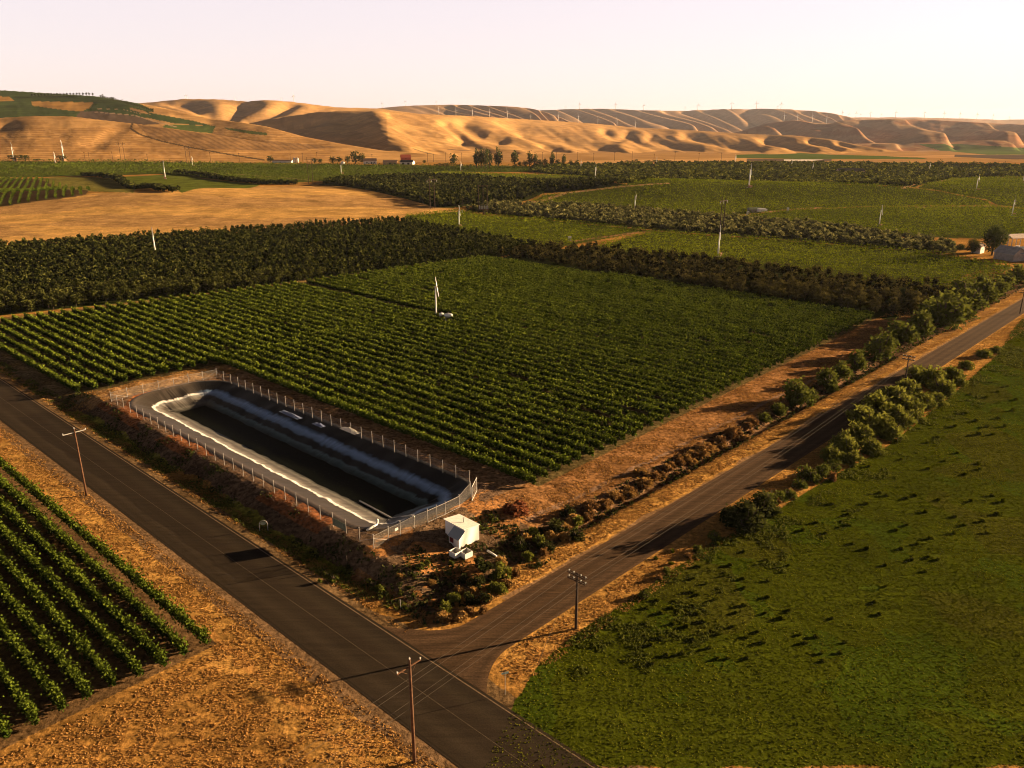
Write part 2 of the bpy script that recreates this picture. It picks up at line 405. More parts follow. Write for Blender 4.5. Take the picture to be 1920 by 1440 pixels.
P['hillvine'] = poly_at([(990, 380), (1020, 366), (1160, 352), (1290, 342), (1700, 352), (1760, 358), (1850, 376), (1858, 384), (1640, 386), (1480, 393), (1362, 405), (1100, 385)])
P['vine_r2'] = poly_at([(1720, 352), (1790, 336), (1930, 332), (2200, 345), (2200, 400), (1990, 396), (1870, 384), (1850, 374), (1762, 357)])
P['orch_tri'] = poly_at([(596, 346), (640, 338), (740, 332), (870, 333), (1090, 345), (1180, 348), (1020, 362), (980, 378), (860, 389), (815, 390), (740, 368), (650, 350)])
P['bright_strip'] = poly_at([(830, 322), (1100, 330), (1140, 344), (1100, 347), (880, 334), (780, 330)])
P['lightfield'] = poly_at([(190, 333), (330, 326), (380, 335), (490, 345), (480, 350), (340, 362), (300, 356)])
P['yellowfield'] = poly_at([(60, 334), (150, 331), (200, 335), (270, 352), (250, 362), (170, 360)])
P['dark_vine'] = poly_at([(-200, 330), (0, 334), (70, 336), (180, 358), (160, 366), (0, 389), (-200, 410)])
P['far_vine_a'] = poly_at([(-300, 304), (0, 301), (260, 301), (450, 306), (700, 309), (1000, 312), (1000, 322), (830, 323), (740, 331), (600, 340), (500, 345), (380, 334), (300, 326), (150, 330), (0, 333), (-300, 335)])
P['far_orch'] = poly_at([(1000, 311), (1200, 308), (1500, 306), (1950, 312), (2200, 316), (2200, 330), (1930, 331), (1790, 335), (1715, 351), (1290, 341), (1180, 346), (1140, 343), (1100, 330), (1000, 323)])
P['gold_hill'] = poly_at([(-300, 420), (0, 388), (180, 362), (320, 360), (480, 350), (640, 347), (740, 368), (820, 390), (900, 394), (862, 399), (756, 416), (500, 433), (0, 464), (-300, 484)])
P['pasture'] = poly_at([(905, 1440), (985, 1290), (1010, 1245), (1090, 1180), (1200, 1110), (1330, 1020), (1440, 968), (1540, 905), (1660, 840), (1780, 745), (1870, 665), (1905, 610), (1960, 560), (2300, 470), (3000, 520), (3400, 900), (2600, 1440)])
ZC = {'orch_left': (DKGREEN, .4), 'orch_band': (DKGREEN, .4), 'vine_m1': (GREEN, .5), 'vine_m2': (GREEN, .5), 'olive': ((.07, .065, .02), .5), 'vine_r1': (GREEN, .5),
      'hillvine': (GREEN, .4), 'vine_r2': (GREEN, .5), 'orch_tri': (DKGREEN, .4), 'bright_strip': ((.12, .12, .03), .3), 'lightfield': ((.10, .12, .02), .6), 'yellowfield': ((.16, .14, .035), .8),
      'dark_vine': (SOIL, .4), 'far_vine_a': (GREEN, .4), 'far_orch': (DKGREEN, .4), 'gold_hill': ((.52, .30, .10), .75)}
FAR_LANES = [([(995, 380), (1060, 362), (1160, 350), (1250, 344)], 5.0, (.42, .25, .12)), ([(1330, 411), (1400, 402), (1470, 394), (1540, 389)], 5.0, (.36, .2, .09)),
             ([(1075, 452), (1140, 443), (1215, 433)], 3.0, (.30, .17, .08)), ([(1695, 353), (1730, 344), (1785, 336)], 5.0, (.42, .26, .13)),
             ([(600, 340), (520, 332), (400, 324)], 4.0, (.2, .14, .06)), ([(0, 333), (70, 334)], 4.0, (.4, .24, .1)), ([(1720, 389), (1800, 387), (1855, 386)], 4.0, (.3, .2, .08))]
def lane_mask(x, y, pts, wd):
    Q = [at(*p)[:2] for p in pts]; return seg_dist(x, y, Q, 1.0) < wd / 2
HILL_PAINT = [  # patches on the hills in photo pixels: (ridge ids, polygon, colour, alpha)
 ((0,), [(-200, 160), (187, 176), (250, 188), (290, 208), (200, 232), (-200, 232)], (.055, .08, .022), .6),
 ((0,), [(-50, 181), (15, 181), (28, 189), (10, 190), (-50, 190)], GOLD, .6),
 ((0,), [(60, 190), (176, 192), (168, 202), (152, 209), (120, 206), (60, 198)], GOLD, .6),
 ((0,), [(95, 205), (140, 209), (118, 213), (95, 211)], (.05, .075, .02), .3), ((0,), [(180, 208), (245, 214), (300, 232), (230, 236), (140, 222), (150, 209)], (.13, .088, .06), .2),
 ((0,), [(186, 193), (240, 204), (290, 213), (360, 226), (400, 236), (330, 232), (280, 222), (184, 208)], (.055, .085, .025), .3),
 ((0,), [(310, 233), (335, 234), (405, 236), (398, 250), (360, 247), (305, 239)], (.085, .12, .03), .4),
 ((0,), [(420, 239), (500, 249), (502, 254), (470, 251), (425, 243)], (.10, .12, .035), .4),
 ((0,), [(246, 202), (270, 208), (283, 215), (262, 211), (240, 204)], (.42, .24, .1), .4),
]
HILL_LINES = [((0, 1), [(248, 232), (245, 241), (262, 252), (300, 264), (350, 275), (420, 288), (495, 300)], 1.9, (.11, .07, .035)),
              ((0,), [(178, 210), (250, 216), (300, 230), (330, 238)], 1.0, (.4, .27, .17)), ((0,), [(180, 204), (230, 205), (262, 213)], .7, (.4, .27, .15)),
              ((1, 0), [(0, 258), (60, 256), (150, 257)], .7, (.3, .18, .07)), ((1,), [(150, 273), (220, 276), (300, 283)], .6, (.38, .2, .08)),
              ((2,), [(840, 280), (900, 284), (1000, 297)], 1.3, (.2, .12, .06)), ((2,), [(775, 279), (790, 284), (840, 296)], 1.0, (.2, .14, .07))]
FLAT_PAINT = [  # valley floor beyond the fields, photo pixels
 ([(1380, 290), (1500, 287), (1560, 290), (1720, 294), (1740, 298), (1500, 298), (1380, 296)], (.085, .12, .03)),
 ([(1400, 298), (1560, 298), (1560, 302), (1400, 303)], (.13, .09, .07)), ([(1470, 299), (1545, 299), (1520, 302), (1470, 302)], (.7, .62, .55)),
 ([(1660, 294), (1930, 286), (1930, 291), (1760, 296)], (.5, .28, .12)), ([(1720, 270), (1800, 270), (1930, 278), (2200, 280), (2200, 290), (1850, 290), (1760, 282)], (.10, .14, .045)),
 ([(1790, 290), (2100, 291), (2100, 298), (1900, 299), (1790, 294)], (.12, .09, .07)), ([(1050, 302), (1400, 296), (1400, 306), (1100, 307)], (.52, .30, .12)),
]
def proj_row(x, y, z):
    c, s = math.cos(PITCH), math.sin(PITCH)
    Z = y * c - (z - CAM_H) * s
    return 960 + F_PX * x / Z, 720 - F_PX * (y * s + (z - CAM_H) * c) / Z
def zones(x, y, z, k):
    n = len(x); C = np.zeros((n, 4), np.float32); C[:] = (*GOLD2, .8)
    u, v = uv(x, y)
    wob = (fbm(x, y, 4.0, 3) - .5) * 2.4
    un, vn = u + wob, v + (fbm(x + 50, y, 4.0, 3) - .5) * 2.4
    near = (np.abs(u) < 330) & (v > -200) & (v < 330)
    def put(m, c, a): C[m, 0:3] = c; C[m, 3] = a
    # strips along the paved road
    put(near & (u < 38.4) & (u > 30), GOLD, .8)
    put(near & (u < 39.3) & (u + wob * .35 > 35.8), (.19, .115, .06), .7)
    put(near & (un > 32.3) & (un < 33.2) , (.46, .23, .065), .4)
    put(near & (u > 46) & (un < 49.0), (.20, .125, .06), .9)
    g = fbm(x, y, 9, 3)
    put(near & (un >= 48.4) & (un < 50.6) & (v > 60), GOLD2, .9)
    put(near & (un >= 48.4) & (un < 51.6) & (g > .43) & (v > 66), (.21, .19, .03), .8)
    put(near & (un >= 51.2) & (v > 58) & (u < 62) & (v < 250), (.12, .075, .045), .95)
    put(near & (un >= 53.6) & (v > 62) & (u < 96) & (v < 180), (.17, .105, .065), .9)
    put(near & (u > 53) & (u < 64) & (g > .56) & (v > 85) & (v < 168), (.26, .10, .04), .9)
    put(near & (un > 80) & (un < 88) & (v > 72) & (v < 172), (.23, .135, .07), .9)
    put(near & (v > 161) & (v < 172) & (u > 52) & (u < 90), (.33, .19, .08), .8)
    put(near & (un > 48) & (un < 56) & (v > 165), (.17, .115, .055), .9)
    # ground about the shed, the dirt track and the ditch
    dv = v - track_v(u); dn = dv + wob * .6
    put(near & (u > 50) & (dn > 2) & (v < 74.5), REDDIRT, .8)
    put(near & (u > 52) & (u < 75) & (dn > 4) & (v < 80), (.15, .095, .055), .95)
    put(near & (u > 53) & (u < 80) & (dn > 3) & (v < 77) & (fbm(x + 11, y + 5, 5, 3) > .53), (.33, .155, .055), .9)
    put(near & (u > 76) & (np.abs(dn - 11.2) < .5), (.30, .185, .12), .5)
    put(near & (u > 76) & (dn > 4.3) & (dn < 9.3), (.17, .10, .055), .95)
    put(near & (dn > 0) & (dn < 4.6) & (u > 55), GOLD, .85)
    put(near & (dn > -.4) & (dn < .5) & (u > 60), (.26, .155, .08), .6)
    rw = np.interp(u, [50, 74, 295], [6.6, 6.6, 5.4])
    put(near & (dn < -rw + .4) & (dn > -rw - 6) & (u > 52), GOLD, .85)
    put(near & (u < 330) & inpoly(x + wob * .7, y + wob * .5, P['pasture']), PAST, .5)
    pz = near & inpoly(x + wob * .7, y + wob * .5, P['pasture'])
    put(pz & (g > .56), (.052, .076, .006), .5)
    put(pz & (fbm(x + 90, y, 16, 3) > .64), (.062, .066, .008), .6)
    put(near & inpoly(x, y, P['vine_soil']), (.115, .085, .035), .8)
    put(near & inpoly(x, y, P['fl_soil']), (.15, .088, .04), .8)
    s = pond_inset(u, v)
    for q in ('far_vine_a', 'far_orch', 'gold_hill', 'dark_vine', 'yellowfield', 'lightfield', 'bright_strip', 'orch_tri', 'hillvine', 'vine_r2', 'vine_r1', 'olive', 'vine_m1', 'vine_m2', 'orch_left', 'orch_band', 'pasture'):
        if q == 'pasture': put(inpoly(x, y, P[q]) & ~near, PAST, .5); continue
        put(inpoly(x, y, P[q]), *ZC[q])
    m = inpoly(x, y, P['gold_hill']); gg = fbm(x * .6, y * 1.6, 60, 4)
    put(m & (gg > .58), (.40, .23, .09), .8); put(m & (np.hypot((x + 300) / 60, (y - 400) / 22) + gg * 1.6 < 1.6), (.16, .15, .05), .8)
    # bare track between vineyard and orchards
    for a, b in (((57, 236), (64, 261)), ((64, 261), (150, 246)), ((150, 246), (237, 236))):
        A = xy(*a); B = xy(*b); put(seg_dist(x, y, [A, B], 1.0) + wob * .3 < 1.7, (.22, .14, .05), .8)
    for pts, wd, c in FAR_LANES: put(lane_mask(x, y, pts, wd), c, .4)
    # hills
    px, row = proj_row(x, y, z)
    hl = y > 1120
    hm = hl & (k >= 0)
    nz = fbm(px, row * 6, 60, 4)
    put(hm, (.50, .285, .11), .55); put(hm & (nz > .56), (.42, .235, .09), .55)
    put(hm & (k >= 4), (.41, .25, .14), .4); put(hm & (k >= 7) & (nz > .5), (.34, .175, .095), .4)  # distance haze painted in: farther ridges tinted slightly mauve
    m = hm & ((k == 1) | (k == 0)); st = np.sin(row * 1.9 + 3 * fbm(px, row, 80, 2))
    put(m & (st > .25) & (row > 240) & (px < 620), (.35, .185, .065), .5)
    m = hm & ((k == 0) | (k == 1)) & inpoly(px, row, [(255, 232), (330, 243), (480, 262), (640, 276), (520, 283), (380, 279), (280, 258)])
    st = np.sin(px * .42 - row * .9 + 4 * fbm(px, row, 50, 2)); put(m, (.31, .175, .075), .5); put(m & (st > .3), (.24, .135, .06), .4)
    for ks, poly, c, a in HILL_PAINT: put(hm & np.isin(k, ks) & inpoly(px, row, poly), c, a)
    for ks, pts, wd, c in HILL_LINES: put(hm & np.isin(k, ks) & (seg_dist(px, row, pts, 1.6) < wd), c, .4)
    fm = hl & (k < 0); put(fm, (.38, .215, .085), .6)
    fr = (k < 0) & (row > 270) & (row < 310) & (y > 900)
    for poly, c in FLAT_PAINT: put(fr & inpoly(px, row, poly), c, .4)
    put((k == 8) & inpoly(px, row, FLAT_PAINT[4][0]), FLAT_PAINT[4][1], .4); put((k == 8) & inpoly(px, row, FLAT_PAINT[3][0]), FLAT_PAINT[3][1], .4)
    return C
# ------------------------------------------------------------------ the ground sheet, out to the horizon
M['ground'] = ground_mat('ground_cover'); M['hill'] = ground_mat('dry_grass_hills', True)
az = np.concatenate([np.linspace(-180, -46, 46)[:-1], np.linspace(-46, -36, 60)[:-1], np.linspace(-36, 36, 1150), np.linspace(36, 46, 60)[1:], np.linspace(46, 180, 46)[1:-1]])
rr = [4.0]
while rr[-1] < 1150: rr.append(rr[-1] + min(max(rr[-1] ** 2 / 48000, .16), 3.2) if rr[-1] > 45 else rr[-1] + 4)
n_near = len(rr)
while rr[-1] < 26000: rr.append(rr[-1] * (1.0075 if rr[-1] < 6500 else 1.012))
rr = np.array(rr); AZ, RR = np.meshgrid(R(1) * az, rr)
GX = (RR * np.sin(AZ)).ravel(); GY = (RR * np.cos(AZ)).ravel()
GZ, GK = terrain(GX, GY, True, True)
GC = zones(GX, GY, GZ, GK)
na = len(az)
def grid_faces(r0, r1, a_n, wrap=True):
    i = np.arange(r0, r1)[:, None]; j = np.arange(a_n)[None, :]; j2 = (j + 1) % a_n
    return np.stack([i * a_n + j, i * a_n + j2, (i + 1) * a_n + j2, (i + 1) * a_n + j], -1).reshape(-1, 4)[:, ::-1]
def part_grid(name, r0, r1, mt):
    V = np.stack([GX, GY, GZ], 1)[r0 * na:(r1 + 1) * na]; Fq = grid_faces(0, r1 - r0, na); Cc = GC[r0 * na:(r1 + 1) * na]
    if r0 == 0:
        V = np.vstack([V, [[0, 0, 0]]]); Cc = np.vstack([Cc, Cc[:1]]); j = np.arange(na); c = np.full(na, len(V) - 1)
        Fq = np.vstack([Fq, np.stack([c, (j + 1) % na, j, j], 1)[:, [0, 1, 2, 2]]]) if False else Fq
    o = np_mesh(name, V, Fq, mt, smooth=True, attrs=[('zone', 'POINT', 'FLOAT_COLOR', Cc)])
    return tag(o, kind='structure')
part_grid('ground', 0, n_near - 1, M['ground'])
part_grid('hills', n_near - 1, len(rr) - 1, M['hill'])
# ------------------------------------------------------------------ haze: the air over the valley
hz = bpy.data.materials.new('haze'); hz.use_nodes = True; hn = hz.node_tree.nodes; hn.clear()
ho = hn.new('ShaderNodeOutputMaterial'); hp = hn.new('ShaderNodeVolumePrincipled')
hp.inputs['Color'].default_value = (.80, .82, 1.0, 1); hp.inputs['Density'].default_value = HAZE; hp.inputs['Anisotropy'].default_value = .2
hz.node_tree.links.new(hp.outputs[0], ho.inputs['Volume'])
tag(MB().box((0, 0, 60), (56000, 56000, 620)).build('haze', hz), kind='stuff')
# ------------------------------------------------------------------ leaf clouds
def leaf_quads(Cn, size, aspect=1.0, up=.35, r=None):
    """one small quad per centre, randomly turned; returns V, F"""
    r = r or rng; n = len(Cn); Cn = np.asarray(Cn, float)
    size = np.broadcast_to(np.asarray(size, float), (n,))
    nrm = r.normal(size=(n, 3)); nrm[:, 2] = np.abs(nrm[:, 2]) + up; nrm /= np.linalg.norm(nrm, axis=1, keepdims=True)
    a = r.normal(size=(n, 3))
    if aspect != 1.0: a[:, 2] = np.abs(a[:, 2]) * 1.5 + 1.2
    a -= nrm * (a * nrm).sum(1, keepdims=True); a /= np.linalg.norm(a, axis=1, keepdims=True); b = np.cross(nrm, a)
    ha = (a * (size * .5 * aspect)[:, None]); hb = (b * (size * .5)[:, None])
    sk = (r.random((n, 1)) - .5) * .6
    V = np.empty((n, 4, 3)); V[:, 0] = Cn - ha - hb * (1 - sk); V[:, 1] = Cn + ha * .9 - hb * .7; V[:, 2] = Cn + ha * 1.1 + hb * (.7 + sk); V[:, 3] = Cn - ha * .8 + hb
    return V.reshape(-1, 3), np.arange(4 * n).reshape(-1, 4)
def leaves(name, Cn, size, m, parent=None, var=None, aspect=1.0, up=.35, loc=None, r=None):
    r = r or rng
    V, Fq = leaf_quads(Cn, size, aspect, up, r)
    if var is None: var = r.random(len(Cn))
    return np_mesh(name, V, Fq, m, parent, attrs=[('var', 'FACE', 'FLOAT', np.clip(var, 0, 1))], loc=loc)
M['vine'] = leaf_mat('grapevine_leaves', (.026, .046, .006), (.150, .190, .020), .12)
M['vine_far'] = leaf_mat('vineyard_leaves', (.04, .065, .006), (.34, .38, .018), .15)
M['orchard'] = leaf_mat('orchard_leaves', (.016, .022, .006), (.105, .110, .026), .18)
M['orchard_brown'] = leaf_mat('brownish_orchard_leaves', (.018, .018, .006), (.120, .102, .028), .18)
M['far_orchard'] = leaf_mat('distant_orchard_leaves', (.05, .058, .012), (.25, .25, .04), .25)
M['olive'] = leaf_mat('grey_green_leaves', (.07, .075, .026), (.30, .28, .10), .25)
M['bush'] = leaf_mat('shrub_leaves', (.05, .065, .012), (.17, .18, .03), .35)
M['bush_dark'] = leaf_mat('dark_shrub_leaves', (.020, .028, .008), (.07, .07, .02), .25)
M['willow'] = leaf_mat('feathery_shrub_leaves', (.075, .09, .014), (.24, .24, .04), .4)
M['tree'] = leaf_mat('tree_leaves', (.028, .040, .012), (.085, .10, .025), .3)
M['poplar'] = leaf_mat('poplar_leaves', (.045, .06, .018), (.13, .14, .04), .3)
M['brush'] = leaf_mat('dry_brush_twigs', (.10, .05, .02), (.36, .20, .07), .3)
M['gold_brush'] = leaf_mat('golden_brush_twigs', (.18, .10, .03), (.52, .31, .10), .3)
M['rust_brush'] = leaf_mat('rusty_brush_twigs', (.13, .045, .02), (.34, .13, .06), .3)
M['gold_grass'] = leaf_mat('dry_grass_blades', (.30, .155, .045), (.50, .27, .085), .3)
M['green_grass'] = leaf_mat('green_grass_blades', (.044, .058, .005), (.142, .150, .012), .25)
M['bark'] = mat('bark', (.10, .07, .045), noise=.4, nscale=8)
M['white'] = mat('white_paint', (.80, .78, .74), .5, .4, noise=.12, nscale=3)
M['galv'] = mat('galvanised_steel', (.36, .34, .32), .45, .5, noise=.15, nscale=6)
M['pole'] = mat('creosoted_pole_wood', (.13, .065, .035), .85, .2, noise=.35, nscale=4, bump=.3)
M['dkpole'] = mat('weathered_pole_wood', (.06, .04, .028), .9, .2, noise=.35, nscale=4)
M['insul'] = mat('pale_insulator', (.6, .6, .58), .3, .5)
M['wire'] = mat('aluminium_wire', (.13, .11, .09), .8, .1)

# ------------------------------------------------------------------ roads
def sheet(name, A, B, m, across, dz, attr=None, kind='structure'):
    """sheet between two edge lines (lists of xy), draped on the terrain"""
    A = np.asarray(A); B = np.asarray(B); t = np.linspace(0, 1, across)
    G = A[:, None, :] * (1 - t)[None, :, None] + B[:, None, :] * t[None, :, None]
    z = terrain(G[..., 0].ravel(), G[..., 1].ravel()) + dz
    V = np.stack([G[..., 0].ravel(), G[..., 1].ravel(), z], 1); n, k = len(A), across
    i = np.arange(n - 1)[:, None]; j = np.arange(k - 1)[None, :]
    Fq = np.stack([i * k + j, (i + 1) * k + j, (i + 1) * k + j + 1, i * k + j + 1], -1).reshape(-1, 4)
    tt = np.tile(t, n)
    o = np_mesh(name, V, Fq, m, smooth=True, attrs=[('cross', 'POINT', 'FLOAT', tt)])
    return tag(o, kind=kind)
def road_mat(name, rgb, lines, tracks, noise_amp, sc_=(1.2, 6), rough=.85):
    m = bpy.data.materials.new(name); m.use_nodes = True; n = m.node_tree.nodes; l = m.node_tree.links
    p = n['Principled BSDF']; p.inputs['Roughness'].default_value = rough; p.inputs['Specular IOR Level'].default_value = .04
    a = n.new('ShaderNodeAttribute'); a.attribute_name = 'cross'; tc = n.new('ShaderNodeTexCoord')
    mp = n.new('ShaderNodeMapping'); mp.inputs['Rotation'].default_value = (0, 0, R(42.5) if lines else R(-45.6)); mp.inputs['Scale'].default_value = (.12, 1.5, 1)
    st = n.new('ShaderNodeTexNoise'); st.inputs['Scale'].default_value = sc_[0]; st.inputs['Detail'].default_value = 6
    l.new(tc.outputs['Object'], mp.inputs[0]); l.new(mp.outputs[0], st.inputs[0])
    fi = n.new('ShaderNodeTexNoise'); fi.inputs['Scale'].default_value = sc_[1]; fi.inputs['Detail'].default_value = 8; l.new(tc.outputs['Object'], fi.inputs[0])
    r = n.new('ShaderNodeValToRGB'); r.color_ramp.elements[0].position = 0; r.color_ramp.elements[1].position = 1
    e = r.color_ramp.elements
    for x in e: x.color = (*rgb, 1)
    for pos, c in tracks:
        q = e.new(pos); q.color = (*c, 1)
    l.new(a.outputs['Fac'], r.inputs[0]); cur = r.outputs[0]
    for nz, am in ((st, noise_amp), (fi, noise_amp * 1.1)):
        mr = n.new('ShaderNodeMapRange'); mr.inputs[1].default_value = .3; mr.inputs[2].default_value = .7; mr.inputs[3].default_value = 1 - am; mr.inputs[4].default_value = 1 + am
        l.new(nz.outputs[0], mr.inputs[0]); vm = n.new('ShaderNodeVectorMath'); vm.operation = 'SCALE'; l.new(cur, vm.inputs[0]); l.new(mr.outputs[0], vm.inputs[3]); cur = vm.outputs[0]
    for (pos, wd, c, op) in lines:
        s1 = n.new('ShaderNodeMath'); s1.operation = 'SUBTRACT'; l.new(a.outputs['Fac'], s1.inputs[0]); s1.inputs[1].default_value = pos
        s2 = n.new('ShaderNodeMath'); s2.operation = 'ABSOLUTE'; l.new(s1.outputs[0], s2.inputs[0])
        s3 = n.new('ShaderNodeMath'); s3.operation = 'LESS_THAN'; l.new(s2.outputs[0], s3.inputs[0]); s3.inputs[1].default_value = wd
        mr = n.new('ShaderNodeMapRange'); mr.inputs[1].default_value = .35; mr.inputs[2].default_value = .6; mr.inputs[3].default_value = op * .35; mr.inputs[4].default_value = op; l.new(fi.outputs[0], mr.inputs[0])
        s4 = n.new('ShaderNodeMath'); s4.operation = 'MULTIPLY'; l.new(s3.outputs[0], s4.inputs[0]); l.new(mr.outputs[0], s4.inputs[1])
        mx = n.new('ShaderNodeMix'); mx.data_type = 'RGBA'; l.new(s4.outputs[0], mx.inputs[0]); l.new(cur, mx.inputs[6]); mx.inputs[7].default_value = (*c, 1); cur = mx.outputs[2]
    l.new(cur, p.inputs['Base Color'])
    b = n.new('ShaderNodeBump'); b.inputs['Strength'].default_value = .5; b.inputs['Distance'].default_value = .03; l.new(fi.outputs[0], b.inputs['Height']); l.new(b.outputs[0], p.inputs['Normal'])
    return m
M['asphalt'] = road_mat('worn_asphalt', (.040, .029, .019), [(.955, .008, (.30, .21, .13), .75), (.5, .004, (.22, .17, .11), .45), (.03, .012, (.02, .015, .01), .8)],
                        [(.12, (.036, .026, .017)), (.24, (.048, .035, .023)), (.38, (.036, .026, .017)), (.62, (.038, .027, .018)), (.74, (.046, .034, .022)), (.88, (.034, .025, .017))], .16)
M['gravel'] = road_mat('packed_gravel', (.12, .070, .038), [], [(.1, (.075, .045, .026)), (.22, (.10, .06, .034)), (.34, (.066, .040, .023)), (.5, (.09, .054, .03)), (.66, (.064, .039, .022)), (.8, (.096, .058, .033)), (.9, (.07, .043, .025))], .28, (2.2, 5), .95)
vs = np.arange(-140, 420, 3.0)
sheet('paved_road', [xy(38.2, v) for v in vs], [xy(46.7, v) for v in vs], M['asphalt'], 12, .02)
us = np.concatenate([np.arange(46.72, 62, .8), np.arange(62, 520, 3.0)])
fl = lambda u: 6.5 * np.clip(1 - (u - 46.7) / 7.0, 0, 1) ** 2
rwid = lambda u: np.interp(u, [50, 74, 295], [6.6, 6.6, 5.4])
sheet('gravel_road', [xy(u, track_v(u) + fl(u)) for u in us], [xy(u, track_v(u) - rwid(u) - fl(u) * .55) for u in us], M['gravel'], 12, .028)

# ------------------------------------------------------------------ the lined irrigation pond
def rim_pts(s, n_c=14, n_l=70, n_s=16):
    cu, cv = (PU0 + PU1) / 2, (PV0 + PV1) / 2; r = max(PR - s, .35); a = (PU1 - PU0) / 2 - s - r; b = (PV1 - PV0) / 2 - s - r
    a = max(a, .05); out = []
    for (sx, sy, a0, n) in ((1, 1, 0, n_s), (-1, 1, 90, n_l), (-1, -1, 180, n_s), (1, -1, 270, n_l)):
        for k in range(n_c):
            t = R(a0 + 90 * k / (n_c - 1)); out.append((cu + sx * a + r * math.cos(t), cv + sy * b + r * math.sin(t)))
        nx = {(1, 1): (-1, 1), (-1, 1): (-1, -1), (-1, -1): (1, -1), (1, -1): (1, 1)}[(sx, sy)]; t = R(a0 + 90)
        e = (cu + nx[0] * a + r * math.cos(t), cv + nx[1] * b + r * math.sin(t)); s0 = out[-1]
        for k in range(1, n + 1): out.append((s0[0] + (e[0] - s0[0]) * k / (n + 1), s0[1] + (e[1] - s0[1]) * k / (n + 1)))
    return np.array(out)
SL = .385
rings = []; SS = [-.9, -.45, -.1, .1] + list(np.arange(.4, 9.3, .3))
p0 = rim_pts(0); arc = np.cumsum(np.hypot(*np.diff(np.vstack([p0, p0[:1]]), axis=0).T))
for s in SS:
    q = rim_pts(max(s, -.9)); X, Y = xy(q[:, 0], q[:, 1])
    zr = RIM * (1 - .55 * sstep(66, 90, q[:, 0]))
    fold = (vnoise(arc * 1.3, arc * 0 + 5) - .5) * .22 + (vnoise(arc * .45, arc * 0 + s * .35) - .5) * .30
    fold = fold * np.clip(s / 1.5, 0, 1) * np.clip((9 - s) / 3, 0.3, 1)
    X = X + (vnoise(arc * .5, arc * 0 + s) - .5) * .25; lip = .06 if s < 0 else .1
    z = zr + lip - (SL * max(s, 0)) + fold - (.16 if s < -.8 else 0)
    rings.append(np.stack([X, Y, z], 1))
LV = np.vstack(rings); npnt = len(p0); LF = grid_faces(0, len(SS) - 1, npnt)
LD = np.repeat(np.array(SS), npnt); LA = np.tile(arc, len(SS))
m = bpy.data.materials.new('pond_liner'); m.use_nodes = True; n = m.node_tree.nodes; l = m.node_tree.links
p = n['Principled BSDF']; p.inputs['Roughness'].default_value = .5; p.inputs['Specular IOR Level'].default_value = .3
a = n.new('ShaderNodeAttribute'); a.attribute_name = 'inset'; ar = n.new('ShaderNodeAttribute'); ar.attribute_name = 'along'
tc = n.new('ShaderNodeTexCoord'); nz = n.new('ShaderNodeTexNoise'); nz.inputs['Scale'].default_value = .9; nz.inputs['Detail'].default_value = 8; l.new(tc.outputs['Object'], nz.inputs[0])
cx = n.new('ShaderNodeCombineXYZ'); l.new(ar.outputs['Fac'], cx.inputs[0]); rb = n.new('ShaderNodeTexNoise'); rb.inputs['Scale'].default_value = 3.5; rb.inputs['Detail'].default_value = 3; l.new(cx.outputs[0], rb.inputs[0])
m1 = n.new('ShaderNodeMath'); m1.operation = 'MULTIPLY_ADD'; l.new(nz.outputs[0], m1.inputs[0]); m1.inputs[1].default_value = 1.3; l.new(a.outputs['Fac'], m1.inputs[2])
m2 = n.new('ShaderNodeMath'); m2.operation = 'MULTIPLY_ADD'; l.new(rb.outputs[0], m2.inputs[0]); m2.inputs[1].default_value = .9; l.new(m1.outputs[0], m2.inputs[2])
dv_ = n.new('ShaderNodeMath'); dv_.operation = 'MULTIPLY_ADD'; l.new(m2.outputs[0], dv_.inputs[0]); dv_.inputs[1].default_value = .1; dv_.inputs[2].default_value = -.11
def liner_ramp(stops):
    cr = n.new('ShaderNodeValToRGB'); l.new(dv_.outputs[0], cr.inputs[0]); e = cr.color_ramp.elements
    e[0].position = 0; e[0].color = (*stops[0][1], 1); e[1].position = 1; e[1].color = (.01, .012, .01, 1)
    for pos, c in stops[1:]:
        q = e.new(pos); q.color = (*c, 1)
    return cr
c_sunlit = liner_ramp([(0, (.10, .076, .058)), (.08, (.058, .046, .037)), (.2, (.052, .042, .034)), (.345, (.050, .04, .033)), (.365, (.78, .76, .73)), (.405, (.80, .79, .77)), (.43, (.26, .25, .24)), (.53, (.16, .14, .12)), (.62, (.10, .09, .08)), (.70, (.16, .15, .13)), (.80, (.02, .02, .015))])
c_shaded = liner_ramp([(0, (.06, .055, .05)), (.02, (.010, .010, .011)), (.27, (.010, .010, .012)), (.32, (.16, .26, .44)), (.37, (.32, .48, .78)), (.46, (.20, .32, .52)), (.51, (.015, .018, .02)), (.61, (.012, .015, .017)), (.65, (.12, .20, .24)), (.73, (.04, .08, .09)), (.80, (.008, .01, .008))])
ad_ = n.new('ShaderNodeAttribute'); ad_.attribute_name = 'sunlit_dust'; mxd = n.new('ShaderNodeMix'); mxd.data_type = 'RGBA'  # liner sun and shade painted in: dusty sunlit sides, black and sky-blue shaded sides
l.new(ad_.outputs['Fac'], mxd.inputs[0]); l.new(c_shaded.outputs[0], mxd.inputs[6]); l.new(c_sunlit.outputs[0], mxd.inputs[7])
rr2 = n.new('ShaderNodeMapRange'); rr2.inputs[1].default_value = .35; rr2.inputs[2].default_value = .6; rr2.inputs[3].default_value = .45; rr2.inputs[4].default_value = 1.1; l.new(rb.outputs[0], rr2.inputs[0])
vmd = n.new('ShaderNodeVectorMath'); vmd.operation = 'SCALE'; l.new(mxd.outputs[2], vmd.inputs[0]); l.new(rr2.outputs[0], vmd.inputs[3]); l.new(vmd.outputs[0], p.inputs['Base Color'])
_c = (PU0 + PU1) / 2; LU, LVv = uv(LV[:, 0], LV[:, 1])
